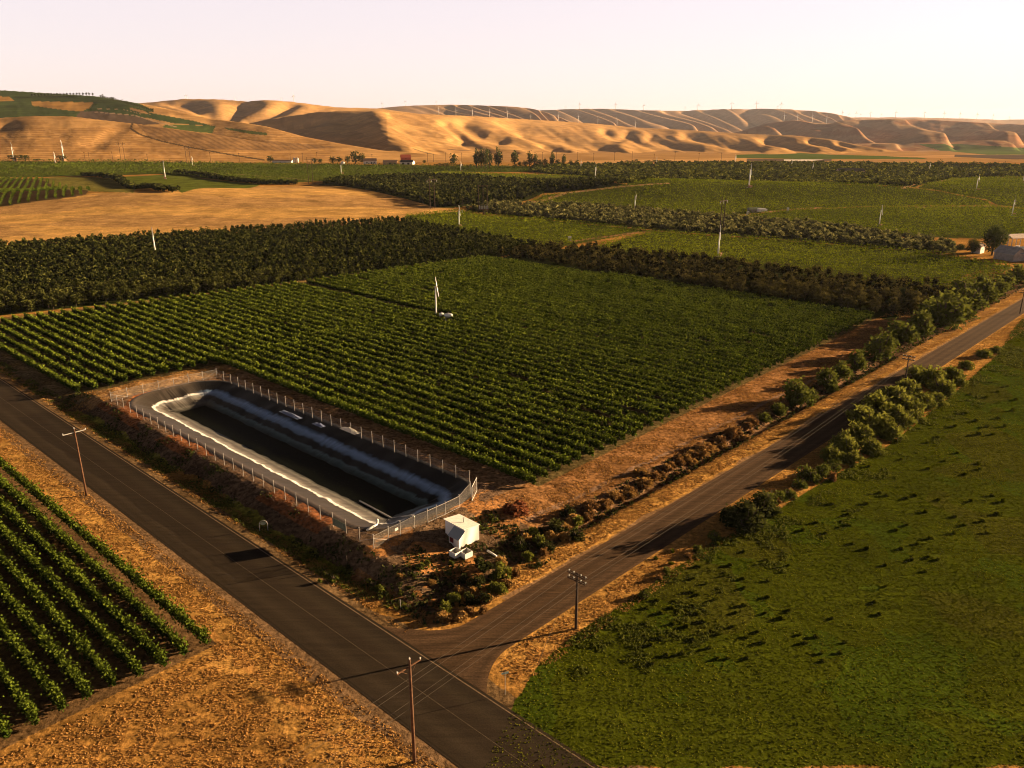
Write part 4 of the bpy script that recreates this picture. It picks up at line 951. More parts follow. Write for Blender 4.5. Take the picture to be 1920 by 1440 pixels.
X, Y = grid_in(P['far_orch'], 6.0, 8.0, r4, 2.0); big_trees(X, Y, terrain(X, Y), 3.2, 5.5, 110, .75, M['far_orchard'], 'distant_orchard', 'distant dark green orchards in front of the hills on the right', 'orchard', r4, .25)
# far vineyards: rows of foliage
def field_rows(Pn, name, label, r, mt='vine_far', space=3.0, h=1.9, dens=1.9, ang=137.5, ref=300, cat='vineyard', width=.38):
    P_ = P[Pn]; c, s = math.cos(R(ang)), math.sin(R(ang)); a = P_[:, 0] * c + P_[:, 1] * s; b = -P_[:, 0] * s + P_[:, 1] * c
    nb = int((b.max() - b.min()) / space); La = a.max() - a.min(); n_ = int(La * dens * 1.9 * nb)
    i = r.integers(0, nb, n_); B0 = b.min() + i * space; A0_ = a.min() + La * r.random(n_)
    X = A0_ * c - B0 * s; Y = A0_ * s + B0 * c; D = np.hypot(X, Y)
    k = (r.random(n_) < np.clip((ref / D) ** 1.35, .05, 1)) & (np.abs(X) < Y * .8 + 25); k[k] = inpoly(X[k], Y[k], P_)
    X, Y, D, i, A0_ = X[k], Y[k], D[k], i[k], A0_[k]; n_ = len(X)
    pl = vnoise(A0_ / 2.4, i * 3.7); H_ = h * (.75 + .4 * pl); zz = .35 + (H_ - .35) * r.random(n_) ** .7; sd = r.normal(size=n_) * width * .55
    X = X - sd * s; Y = Y + sd * c
    p = np.stack([X, Y, terrain(X, Y) + zz], 1); sz = .37 * np.clip(D / ref, .8, 4) ** .78 * (.6 + .8 * r.random(n_))
    v = np.clip(.5 * zz / h + .3 * (r.random(n_) - .3) + .5 * (fbm(X, Y, 70, 3) - .45), 0, 1)
    o = leaves(name, p, sz, M[mt], None, v, r=r, up=.3); return tag(o, label, cat, kind='stuff')
field_rows('vine_m1', 'vineyard_field', 'bright vineyard between the big orchard and the shrubby strip', r4, dens=3.4, h=2.0, ref=320, space=3.3)
field_rows('vine_m2', 'vineyard_field', 'yellow-green vineyard behind the brown orchard band, crossed by a long tree shadow', r4, dens=3.4, ref=300, space=3.3)
field_rows('vine_r1', 'vineyard_field', 'vineyard on the right between the dirt lane and the shrubby strip', r4, dens=3.0, ref=330, space=3.3)
field_rows('hillvine', 'vineyard_field', 'vineyard rolling over the low hill in the middle of the valley', r4, dens=2.6, ref=340, space=3.6)
field_rows('vine_r2', 'vineyard_field', 'vineyard at the far right edge beyond the curved dirt lane', r4, dens=2.6, ref=340, space=3.6)
field_rows('far_vine_a', 'vineyard_field', 'distant vineyards stretching along the foot of the golden hills', r4, dens=1.6, ref=360, mt='vine', space=4.2, h=2.2)
field_rows('dark_vine', 'vineyard_field', 'dark striped vineyard block at the left edge behind the golden field', r4, dens=6.5, ref=360, mt='vine', space=5.0, ang=118, h=2.4, width=.8)
field_rows('bright_strip', 'vineyard_field', 'pale green orchard strip below the row of poplars', r4, dens=2.2, ref=340, mt='vine_far', space=4, h=1.4)
# dark tree row at the foot of the light green field
def path_pts(pts, step):
    Q = [at(*p)[:2] for p in pts]; out = []
    for (a, b) in zip(Q[:-1], Q[1:]):
        L_ = math.hypot(b[0] - a[0], b[1] - a[1]); k = max(1, int(L_ / step))
        for i in range(k): out.append((a[0] + (b[0] - a[0]) * i / k, a[1] + (b[1] - a[1]) * i / k))
    return np.array(out)
for pts, nm in (([(155, 330), (215, 337), (300, 360), (335, 362)], 'dark hedge of orchard trees round the light green field'), ([(330, 325), (400, 335), (492, 346), (560, 346)], 'dark tree row along the right side of the light green field')):
    q = path_pts(pts, 3.5); q = np.vstack([q + (r4.random((len(q), 2)) - .5) * 2 + np.array([0, k_ * 4.0]) for k_ in range(3)]); big_trees(q[:, 0], q[:, 1], terrain(q[:, 0], q[:, 1]), 3.6, 4.2, 90, .6, M['orchard'], 'tree_row', nm, 'tree row', r4)

# ------------------------------------------------------------------ shrubs, one by one
def bush_proto(name, h, w, mt, n, ls, seed, label, group, aspect=1.0, cat='shrub'):
    r = np.random.default_rng(seed); e_ = empty(name, (0, 0, 0), 0, label, cat, group); lm = MB()
    for j in range(6):
        a = 2 * math.pi * (j + r.random()) / 6; rr_ = w * (.12 + .2 * r.random()); lm.tube([(0, 0, -.1), (rr_ * math.cos(a) * .5, rr_ * math.sin(a) * .5, h * .4), (rr_ * math.cos(a), rr_ * math.sin(a), h * (.7 + .2 * r.random()))], [.05, .04, .012], 4)
    lm.build('stems', M['bark'], e_)
    k = max(8, n // 26); c = r.normal(size=(k, 3)); c /= np.linalg.norm(c, axis=1, keepdims=True); c[:, 2] = np.abs(c[:, 2]); c *= (.5 + .5 * r.random((k, 1)))
    c = c * np.array([w * .42, w * .42, h * .85]) + np.array([0, 0, h * .06]); i = r.integers(0, k, n)
    p = c[i] + r.normal(size=(n, 3)) * np.array([w * .085, w * .085, h * .09]); p[:, 2] = np.abs(p[:, 2]) + .03
    v = np.clip(.2 + .45 * r.random(k)[i] + .4 * (p[:, 2] / h - .4) + .3 * (r.random(n) - .5), 0, 1)
    leaves('foliage', p, ls * (.6 + .8 * r.random(n)), mt, e_, v, aspect, r=r, up=.1); return e_
r5 = np.random.default_rng(9)
def shrubs(lst, name, mt, label, group, n=700, ls=.30, aspect=1.0, seed=0, nv=3, wh=1.05, cat='shrub'):
    """lst of (px, py of the base, height in px, [width ratio]); each becomes a thing of its own"""
    P_ = [bush_proto(name, 1.0, wh, mt, n, ls, seed + q, label, group, aspect, cat) for q in range(min(nv, len(lst)))]
    for q, pr in enumerate(P_):
        kids_of(pr)
        for j, it in enumerate(lst[q::len(P_)]):
            x, y, z = at(it[0], it[1]); o = pr if j == 0 else copy_tree(pr); H_ = it[2] * m_per_px(math.hypot(y, CAM_H) * 1.0) * 1.08; W_ = H_ * (it[3] if len(it) > 3 else 1)
            o.location = (x, y, z - .04); o.scale = (W_, W_ * (.9 + .2 * r5.random()), H_); o.rotation_euler = (0, 0, r5.random() * 6.28)
            if len(it) > 4: o['label'] = it[4]
shrubs([(1495, 757, 50, 1.05), (1460, 776, 26, 1.2), (1550, 724, 36, 1.05), (1577, 708, 30, 1.2), (1604, 692, 38, .95), (1648, 672, 52, 1.1), (1690, 642, 46, 1.3, 'round dark green shrub in the row along the gravel road, darker than the others'), (1726, 628, 48, .9), (1770, 612, 62, 1.15, 'largest bright green shrub at the right end of the row along the gravel road'), (1800, 596, 40, 1.2), (1742, 600, 40, 1.2),
        (1818, 580, 45, 1.1), (1846, 566, 42, 1.1), (1866, 552, 34, 1.1), (1842, 545, 30, 1.2), (1884, 541, 30, 1.2), (1805, 565, 46, 1.2), (1435, 790, 18, 1.4), (1905, 528, 30, 1.3), (1560, 735, 18, 1.4), (1520, 748, 22, 1.2)],
       'roadside_shrub', M['bush'], 'leafy green shrub in the row between the dirt track and the gravel road', 'shrubs between the dirt track and the gravel road', 900, .085, seed=400, nv=5)
shrubs([(1395, 990, 52, 1.25, 'dark low tree whose shadow falls across the gravel road, right of the road'), (1372, 978, 34, 1.2, 'dark shrub just left of the dark low tree beside the gravel road'), (1428, 962, 44, 1.1, 'small dark shrub behind the dark low tree beside the gravel road')], 'dark_shrub', M['bush_dark'], 'dark shrub right of the gravel road', 'dark shrubs right of the gravel road', 1100, .08, seed=430)
W1 = [(a_[0], a_[1], a_[2] * .82, a_[3] * 1.15) for a_ in [(1742, 722, 44, 1.2), (1720, 708, 30, 1.4), (1765, 738, 36, 1.4), (1700, 742, 40, 1.3), (1672, 758, 44, 1.3), (1645, 776, 48, 1.3), (1618, 796, 48, 1.3), (1700, 772, 42, 1.4), (1672, 792, 44, 1.4), (1730, 765, 34, 1.4), (1640, 812, 48, 1.3), (1608, 828, 46, 1.2), (1668, 820, 36, 1.4), (1755, 756, 26, 1.5),
      (1590, 850, 40, 1.2), (1560, 862, 34, 1.2), (1598, 868, 30, 1.3), (1632, 848, 34, 1.3), (1690, 800, 34, 1.4), (1786, 712, 28, 1.5), (1716, 790, 26, 1.4), (1580, 838, 40, 1.1), (1845, 668, 18, 1.8), (1868, 660, 14, 2.0), (1812, 690, 18, 1.6), (1800, 722, 20, 1.6)]]
shrubs(W1, 'feathery_shrub', M['willow'], 'pale feathery shrub in the thicket between the gravel road and the pasture', 'feathery thicket right of the gravel road', 950, .060, 2.6, seed=460, nv=5)
W2 = [(1442, 948, 32, 1.1), (1462, 940, 24, 1.1), (1480, 935, 20, 1.3), (1500, 915, 22, 1.3), (1522, 902, 24, 1.4), (1540, 893, 26, 1.2), (1508, 898, 30, 1.1), (1340, 1012, 18, 1.5), (1308, 1033, 14, 1.6), (1560, 882, 22, 1.5), (1425, 990, 20, 1.6), (1456, 962, 16, 1.6), (1250, 1072, 12, 1.5), (1210, 1118, 16, 1.3)]
shrubs(W2, 'verge_shrub', M['bush'], 'low green shrub in the ragged strip between the dark low tree and the feathery thicket', 'low shrubs on the verge right of the gravel road', 520, .095, seed=490, nv=4)
W3 = [(1045, 1000, 30, 1.2), (1012, 1020, 24, 1.3), (975, 1028, 22, 1.3), (1080, 985, 24, 1.4), (1065, 968, 22, 1.4), (990, 1050, 20, 1.3), (905, 1068, 30, 1.2), (940, 1085, 34, 1.2), (895, 1100, 26, 1.3), (925, 1108, 24, 1.2), (870, 1090, 18, 1.3), (850, 1128, 24, 1.3), (880, 1130, 22, 1.2), (835, 1145, 22, 1.2), (905, 1130, 26, 1.1), (940, 1112, 24, 1.1), (1028, 1032, 20, 1.3), (1000, 1000, 18, 1.3), (1080, 1010, 22, 1.4)]
shrubs(W3[::2], 'ditch_weed', M['bush_dark'], 'dark green weed clump in the ditch corner below the pump shed', 'dark weed clumps below the pump shed', 480, .10, seed=520, nv=4)
shrubs([(a_[0], a_[1], a_[2] * .85, a_[3]) for a_ in W3[1::2]], 'ditch_weed', M['willow'], 'lighter yellow-green weed clump in the ditch corner below the pump shed', 'light weed clumps below the pump shed', 480, .09, 2.0, seed=530, nv=4)
shrubs([(940, 1058, 14, 1.6), (985, 1015, 16, 1.4), (1030, 1012, 16, 1.5), (955, 1100, 14, 1.5), (860, 1110, 13, 1.6), (885, 1112, 14, 1.5), (830, 1160, 14, 1.8), (865, 1160, 14, 1.8), (915, 1128, 13, 1.7), (1060, 1012, 14, 1.6), (750, 1082, 8, 1.8), (810, 1096, 9, 1.8)], 'straw_clump', M['gold_brush'], 'straw-coloured grass clump among the weeds below the pump shed', 'straw clumps below the pump shed', 380, .10, 2.6, seed=650, nv=3, cat='grass')
W4 = [(786, 1068, 14), (800, 1062, 12), (778, 1078, 10), (838, 1078, 12), (845, 1058, 10), (702, 1100, 14, 1.5), (690, 1092, 10), (714, 1106, 12, 1.4), (770, 1102, 9), (752, 1115, 9), (776, 1120, 9), (765, 1140, 12), (712, 1122, 9), (640, 1072, 12, 1.4), (625, 1088, 12, 1.4), (612, 1078, 9), (600, 1092, 9), (908, 990, 10, 1.5), (928, 975, 12, 1.5), (842, 1100, 9), (1012, 1058, 10)]
shrubs(W4, 'weed_clump', M['bush'], 'small bright green weed clump on the bare ground near the pump shed', 'small weed clumps round the pump shed', 220, .16, seed=550, nv=3, wh=1.4, cat='weed')
W5 = [(970, 962, 22, 1.9, 'large rusty heap of dry brush behind the pump shed'), (952, 958, 14, 1.6, 'smaller rusty heap of dry brush at the left of the large one')]
shrubs(W5, 'brush_heap', M['rust_brush'], 'rusty heap of dry brush', 'brush heaps behind the pump shed', 700, .10, 1.8, seed=580, nv=2)
W6 = [(1205, 914, 24, 1.2), (1185, 928, 22, 1.2), (1160, 938, 20, 1.3), (1135, 950, 22, 1.2), (1100, 975, 22, 1.3), (1075, 982, 18, 1.3), (1350, 830, 20, 1.4), (1380, 815, 22, 1.5), (1400, 803, 20, 1.3), (1325, 845, 20, 1.3), (1300, 858, 20, 1.3), (1275, 872, 20, 1.3), (1252, 884, 20, 1.2), (1228, 900, 22, 1.2), (1048, 1002, 26, 1.1), (1020, 1040, 20, 1.2), (880, 1150, 22, 1.2), (905, 1148, 18, 1.2), (950, 1098, 20, 1.2), (968, 1080, 20, 1.1), (842, 1165, 16, 1.5), (1470, 760, 18, 1.4), (1412, 795, 18, 1.4),
      (1560, 900, 22, 1.1), (1480, 928, 22, 1.2), (1455, 945, 20, 1.2), (1290, 1045, 14, 1.5), (1235, 1085, 14, 1.5)]
for k_ in range(22):
    t_ = r5.random(); W6.append((1065 + 350 * t_ + r5.normal() * 5, 980 - 183 * t_ + r5.normal() * 5, 7 + 15 * r5.random() ** 2, 1.0 + 1.3 * r5.random()))
W6 = [(a_[0], a_[1], a_[2] * (.75 if q_ < 28 else 1), a_[3]) for q_, a_ in enumerate(W6)]
W7 = []
for k_ in range(44):
    t_ = r5.random(); W7.append((1030 + 400 * t_ + r5.normal() * 8, 1004 - 212 * t_ + r5.normal() * 7, 6 + 10 * r5.random() ** 2, 1.2 + 1.4 * r5.random()))
shrubs(W7, 'golden_tuft', M['gold_brush'], 'golden tuft of tall dry grass on the ditch bank beside the gravel road', 'golden tufts along the ditch', 380, .10, 2.6, seed=640, nv=4, cat='grass')
shrubs(W6, 'dry_bush', M['brush'], 'tawny dry bush on the bank of the ditch', 'tawny dry bushes along the ditch and verges', 520, .10, 2.0, seed=600, nv=4)
# tussocks in the pasture
T = [(1340,1000,9),(1383,990,9),(1345,1022,10),(1288,1045,8),(1258,1058,9),(1310,1062,8),(1370,1060,8),(1395,1085,8),(1480,1060,7),(1298,1110,9),(1360,1080,7),(1395,1103,9),(1310,1115,8),(1230,1048,8),(1260,1035,9),(1440,1050,7),(1505,995,9),(1530,980,8),(1548,1000,7),(1590,965,8),(1590,985,8),(1560,945,8),(1625,945,7),(1662,930,8),(1700,935,8),(1650,925,7),(1715,930,9),(1600,1020,8),(1625,1030,9),(1690,1030,8),(1720,1020,7),(1740,1045,8),(1710,1050,8),(1735,1072,7),(1760,1050,8),(1745,1010,9),(1790,1000,8),(1808,985,8),(1842,978,8),(1850,1000,8),(1790,970,7),(1870,965,9),(1880,940,10),(1860,930,8),(1820,940,8),(1760,938,7),(1735,960,8),(1700,985,8),(1680,995,7),(1810,890,7),(1838,880,7),(1835,870,8),(1740,880,7),(1690,862,6),(1630,875,7),(1760,820,6),(1790,800,8),(1830,790,8),(1850,800,8),(1872,785,7),(1885,800,8),(1860,815,7),(1835,815,9),(1812,775,7),(1900,770,7),(1905,750,7),(1850,745,6),(1870,735,6),(1890,725,6),(1820,740,6),(1795,850,6),(1770,865,6),(1740,830,6),
     (1640,1130,8),(1650,1152,8),(1660,1100,7),(1560,1160,7),(1480,1145,8),(1465,1160,9),(1435,1150,8),(1395,1135,9),(1380,1150,8),(1440,1120,8),(1420,1185,8),(1430,1205,9),(1400,1195,8),(1500,1190,7),(1530,1195,9),(1510,1205,8),(1585,1205,7),(1350,1190,9),(1375,1175,8),(1310,1150,9),(1320,1165,10),(1290,1175,9),(1265,1170,9),(1240,1195,10),(1300,1200,9),(1330,1215,9),(1345,1235,9),(1280,1225,10),(1250,1230,10),(1220,1210,9),(1365,1235,8),(1400,1235,8),(1225,1245,9),(1540,1225,8),(1575,1225,8),(1545,1240,7),(1210,1170,9),(1240,1150,9),(1260,1140,9),(1215,1140,8),(1300,1135,7),(1340,1125,7),(1440,1090,8),(1235,1125,8),(1395,1035,7),(1660,1060,7),(1300,1085,8),(1325,1095,7)]
T = [(a, b, c * .66, 1.25) for a, b, c in T]
shrubs(T, 'grass_tussock', M['green_grass'], 'tussock of taller grass standing in the green pasture', 'grass tussocks scattered over the pasture', 110, .30, 2.2, seed=700, nv=4, wh=1.2, cat='grass')
# ------------------------------------------------------------------ grass cover near the camera
def scatter(cond, n, box, r):
    x = box[0] + (box[1] - box[0]) * r.random(n); y = box[2] + (box[3] - box[2]) * r.random(n); D = np.hypot(x, y)
    k = (r.random(n) < np.clip((100 / D) ** 1.2, 0, 1)) & (np.abs(x) < y * .74 + 6); x, y = x[k], y[k]; k = cond(x, y); return x[k], y[k]
def gold_cond(x, y):
    u, v = uv(x, y); dv = v - track_v(u); rw = rwid(u); g = fbm(x, y, 2.2, 3)
    c = ((u > 31.6) & (u < 37.2)) | ((u > 47.6) & (u < 50.4) & (v > 60)) | ((dv > .8) & (dv < 4.6) & (u > 56)) | ((dv < -rw - .4 - fl(u) * 1.2) & (dv > -rw - 5.2) & (u > 50)) | ((u < 37.2) & (v < 73) & (u > -60))
    c = c | ((u > 76) & (dv > 9.0) & (v < 72.5) & (g > .44)) | ((v > 161) & (v < 171) & (u > 50) & (u < 84) & (g > .45) & (pond_inset(u, v) < -2.0))
    return c & (fbm(x * .8, y, 1.1, 2) > .36) & (pond_inset(u, v) < -1)
x, y = scatter(gold_cond, 3600000, (-190, 190, 52, 330), r5); D = np.hypot(x, y)
leaves('dry_grass', np.stack([x, y, terrain(x, y) + .03], 1), .105 * np.clip(D / 100, 1, 3) ** .5 * (.6 + .8 * r5.random(len(x))), M['gold_grass'], None, np.clip(fbm(x, y, 3, 2) * .8 + .3 * r5.random(len(x)), 0, 1), 1.7, 1.1, r=r5)
tag(bpy.data.objects['dry_grass'], 'dry golden grass on the road verges and headlands', 'grass', kind='stuff')
def past_cond(x, y): return inpoly(x, y, P['pasture'])
x, y = scatter(past_cond, 900000, (-20, 250, 50, 330), r5); D = np.hypot(x, y)
leaves('pasture_grass', np.stack([x, y, terrain(x, y) + .02], 1), .13 * np.clip(D / 90, 1, 3) ** .6 * (.6 + .8 * r5.random(len(x))), M['green_grass'], None, np.clip(fbm(x, y, 7, 3) * 1.5 - .35 + .35 * r5.random(len(x)), 0, 1), 1.3, 1.2, r=r5)
tag(bpy.data.objects['pasture_grass'], 'short green grass covering the pasture', 'grass', kind='stuff')
def weedy(x, y):
    u, v = uv(x, y); dv = v - track_v(u); g = fbm(x + 40, y, 3.0, 3)
    c = ((u > 50.5) & (u < 54.5) & (v > 62) & (v < 175) & (g > .56)) | ((dv > 4.2) & (dv < 9.0) & (u > 60) & (g > .45)) | ((u > 50) & (u < 74) & (dv > 2) & (v < 72) & (g > .55))
    return c & (pond_inset(u, v) < -1.2)
x, y = scatter(weedy, 500000, (-150, 190, 55, 300), r5); D = np.hypot(x, y)
leaves('weeds', np.stack([x, y, terrain(x, y) + .12], 1), .26 * np.clip(D / 100, 1, 3) ** .5 * (.6 + .8 * r5.random(len(x))), M['bush_dark'], None, r5.random(len(x)), 1.5, .2, r=r5)
tag(bpy.data.objects['weeds'], 'low dark weeds on the pond bank, the ditch and the pasture edge', 'weeds', kind='stuff')
def edge_weeds(x, y):
    u, v = uv(x, y); d_ = track_v(u) - rwid(u) - v; g = fbm(x + 40, y, 3.0, 3); return inpoly(x, y, P['pasture']) & (d_ < 15) & (g > .46 + .012 * d_)
x, y = scatter(edge_weeds, 1200000, (-20, 190, 68, 300), r5); D = np.hypot(x, y)
leaves('meadow_edge_weeds', np.stack([x, y, terrain(x, y) + .10], 1), .13 * np.clip(D / 100, 1, 3) ** .5 * (.6 + .8 * r5.random(len(x))), M['bush'], None, r5.random(len(x)) * .8, 1.7, .3, r=r5)
tag(bpy.data.objects['meadow_edge_weeds'], 'rank green weeds along the edge of the pasture', 'weeds', kind='stuff')
# stones and clods on the bank and round the shed
def strip(x, y):
    u, v = uv(x, y); return (u > 48.2) & (u < 51.4) & (v > 64) & (v < 215) & (fbm(x + 40, y, 3.0, 3) > .45)
x, y = scatter(strip, 900000, (-150, 10, 70, 250), r5); D = np.hypot(x, y)
leaves('verge_weeds', np.stack([x, y, terrain(x, y) + .06], 1), .13 * np.clip(D / 100, 1, 3) ** .5 * (.6 + .8 * r5.random(len(x))), M['bush'], None, r5.random(len(x)), 1.7, .5, r=r5)
tag(bpy.data.objects['verge_weeds'], 'yellow-green weeds on the verge between the paved road and the pond bank', 'weeds', kind='stuff')
def stones(x, y):
    u, v = uv(x, y); dv = v - track_v(u); return (((u > 51) & (u < 57) & (v > 62) & (v < 165)) | ((u > 51) & (u < 80) & (v > 66) & (v < 80))) & (pond_inset(u, v) < -1.1)
x, y = scatter(stones, 160000, (-90, 20, 75, 180), r5); z = terrain(x, y); n_ = len(x)
d8 = np.array([(1, 0, 0), (-.5, .87, 0), (-.5, -.87, 0), (0, 0, .8)]); s_ = .045 + .11 * r5.random(n_) ** 3
Vs = np.stack([x, y, z - .01], 1)[:, None, :] + (d8[None] + (r5.random((n_, 4, 3)) - .5) * .6) * s_[:, None, None]
Fs = np.arange(n_)[:, None, None] * 4 + np.array([(0, 1, 3), (1, 2, 3), (2, 0, 3)])[None]
o = np_mesh('stones', Vs.reshape(-1, 3), Fs.reshape(-1, 3), mat('bank_stones', (.24, .16, .11), .95, noise=.4, nscale=.8)); tag(o, 'loose brown stones and clods on the pond bank', 'stones', kind='stuff')
# ------------------------------------------------------------------ far placement
def at_far(px, py, d0=300, d1=16000):
    """first terrain point seen through a photo pixel, marching outwards"""
    y = d0 * (d1 / d0) ** np.linspace(0, 1, 1400); x = (px - 960) / F_PX * y * math.cos(PITCH)
    for _ in range(2):
        z = terrain(x, y); x = (px - 960) / F_PX * (y * math.cos(PITCH) - (z - CAM_H) * math.sin(PITCH))
    z = terrain(x, y); _, row = proj_row(x, y, z)
    k = np.where(row <= py)[0]; k = k[0] if len(k) else np.argmin(np.abs(row - py)); return float(x[k]), float(y[k]), float(z[k])
# ------------------------------------------------------------------ utility poles and wires
def insulator(p, h, parent): return MB().tube([(p[0], p[1], p[2]), (p[0], p[1], p[2] + h)], [.05, .035], 6).box((p[0], p[1], p[2] + h * .6), (.14, .14, .05)).build('insulator', M['insul'], parent)
def util_pole(loc_, H_, rot, armz, arm_l, mt, armm, label, group=None, double=False, lean=(0, 0)):
    e_ = empty('utility_pole', loc_, rot, label, 'utility pole', group); e_.rotation_euler = (lean[0], lean[1], rot)
    MB().tube([(0, 0, -.5), (0, 0, H_ * .5), (0, 0, H_)], [.17, .14, .105], 10).build('pole', mt, e_, True)
    for az_ in armz:
        for s in ((-.17, .17) if double else (.14,)):
            a = MB().box((0, s, az_), (arm_l, .10, .12)).build('crossarm', armm, e_)
        for x in ((-arm_l / 2 + .1, -arm_l * .2, arm_l * .2, arm_l / 2 - .1) if double else (-arm_l / 2 + .06, arm_l / 2 - .06)):
            insulator((x, .14 if not double else 0, az_ + .06), .22, e_)
    if not double: insulator((0, 0, H_ - .02), .3, e_)
    MB().tube([(-.3, .0, armz[0] - .5), (-arm_l * .33, .14, armz[0])], .02, 4).build('brace', mt, e_)
    MB().tube([(.3, .0, armz[0] - .5), (arm_l * .33, .14, armz[0])], .02, 4).build('brace', mt, e_)
    return e_
q = at(162.3, 928.3); util_pole(q, 11.0, R(47.5), [10.4], 3.3, M['pole'], M['galv'], 'tall reddish wooden pole with a metal crossarm beside the paved road')
zt = 10.9; bx, by = up0(768, 1239, zt); print('pole2 uv', uv(float(bx), float(by)))
util_pole((float(bx), float(by), 0), 11.0, R(47.5), [10.2], 2.7, M['pole'], M['pole'], 'tall wooden pole with a wooden crossarm nearest the camera, by the road junction')
dirr = math.atan2(162.3 - 76.5, 85.3 - 7.2)
P1 = at(1079.7, 1179); P2 = at(1694.7, 726.6); P3 = at(1912, 588)
def along(Pn, d): x = Pn[0] + d * math.cos(dirr); y = Pn[1] + d * math.sin(dirr); return (x, y, tz(x, y))
PP = [along(P1, -105), P1, P2, P3, along(P3, 108)]
for k, (q, lb) in enumerate(zip(PP, ['dark telegraph pole beyond the bottom of the picture', 'dark pole with two double crossarms beside the gravel road near the junction', 'dark pole standing among the feathery shrubs beside the gravel road', 'dark pole beside the far end of the gravel road at the right edge', 'dark pole past the right edge of the picture'])):
    if k in (0,): continue
    util_pole(q, 7.3, dirr - math.pi / 2, [7.05, 6.35], 2.5, M['dkpole'], M['dkpole'], lb, 'dark poles along the gravel road', True)
for off, hz_, lb in ((-1.15, 7.35, 'leftmost wire along the gravel road'), (-.5, 7.35, 'second wire from the left along the gravel road'), (.5, 6.65, 'lower inner wire on the right of the poles along the gravel road'), (1.15, 6.65, 'rightmost and brightest wire along the gravel road')):
    pts = []; nx, ny = math.sin(dirr), -math.cos(dirr)
    for A, B in zip(PP[:-1], PP[1:]):
        for t in np.linspace(0, 1, 21)[:-1]: pts.append((A[0] + (B[0] - A[0]) * t + nx * off, A[1] + (B[1] - A[1]) * t + ny * off, A[2] + (B[2] - A[2]) * t + hz_ - 4 * 1.1 * t * (1 - t)))
    q = pts[0]; o = MB().tube([(p_[0] - q[0], p_[1] - q[1], p_[2] - q[2]) for p_ in pts], .010, 5).build('power_line_wire', M['wire'], None, True, loc=q); tag(o, lb, 'wire', 'wires along the gravel road')
q = at(1008, 1246); g = MB().tube([(0, 0, 0), (2.2, 1.2, 5.6)], .02, 5); tag(g.build('guy_wire', M['wire'], None, loc=q), 'thin guy wire slanting up from the weeds right of the gravel road', 'wire')
bx, by = up0(947, 1262, 2.6); e_ = empty('street_sign', (float(bx), float(by), 0), R(20), 'small pale green sign plate on a thin post at the road junction', 'sign')
MB().tube([(0, 0, -.2), (0, 0, 2.75)], .035, 6).build('post', M['galv'], e_); MB().box((0, 0, 2.6), (.75, .03, .22)).build('sign_plate', mat('pale_green_sign', (.45, .6, .5), .5), e_)

# ------------------------------------------------------------------ frost fans (wind machines)
def wind_machine():
    e_ = empty('wind_machine', (0, 0, 0))
    MB().tube([(0, 0, 0), (0, 0, 4.5), (0, 0, 9.0)], [.27, .22, .15], 12).build('tower', M['white'], e_, True)
    MB().box((0, 0, .12), (1.3, 1.3, .24)).build('base_slab', mat('concrete', (.35, .3, .26)), e_)
    MB().box((0, 0, 9.15), (.55, .3, .32)).tube([(.2, 0, 9.15), (.5, 0, 9.2)], .12, 8).build('gearbox', M['galv'], e_)
    for s in (1, -1):
        a = s * 1.0; dx, dz = math.sin(R(-8)) * s, math.cos(R(-8)) * s
        b = MB(); n_ = 5
        for i in range(n_):
            t = .15 + i / (n_ - 1) * 2.75; w_b = .17 - .02 * i; tw = R(35 - 7 * i)
            cx, cz = .5 + dx * t, 9.2 + dz * t
            for (ax, ay) in ((-w_b, -.02), (w_b, -.02), (w_b, .02), (-w_b, .02)):
                X_ = ax * math.sin(tw); Y_ = ax * math.cos(tw); b.v.append((cx + X_ + ay * math.cos(tw), Y_ - ay * math.sin(tw), cz))
        for i in range(n_ - 1):
            for k in range(4): b.f.append((i * 4 + k, i * 4 + (k + 1) % 4, i * 4 + 4 + (k + 1) % 4, i * 4 + 4 + k))
        b.f.append((3, 2, 1, 0)); b.f.append(tuple((n_ - 1) * 4 + k for k in range(4))); b.build('blade', M['white'], e_)
    MB().box((.95, -.2, .75), (1.2, .9, 1.0)).box((.95, -.2, 1.28), (1.3, 1.0, .06)).build('engine_box', mat('rusty_engine_cover', (.42, .22, .12), .7, noise=.3), e_)
    return e_
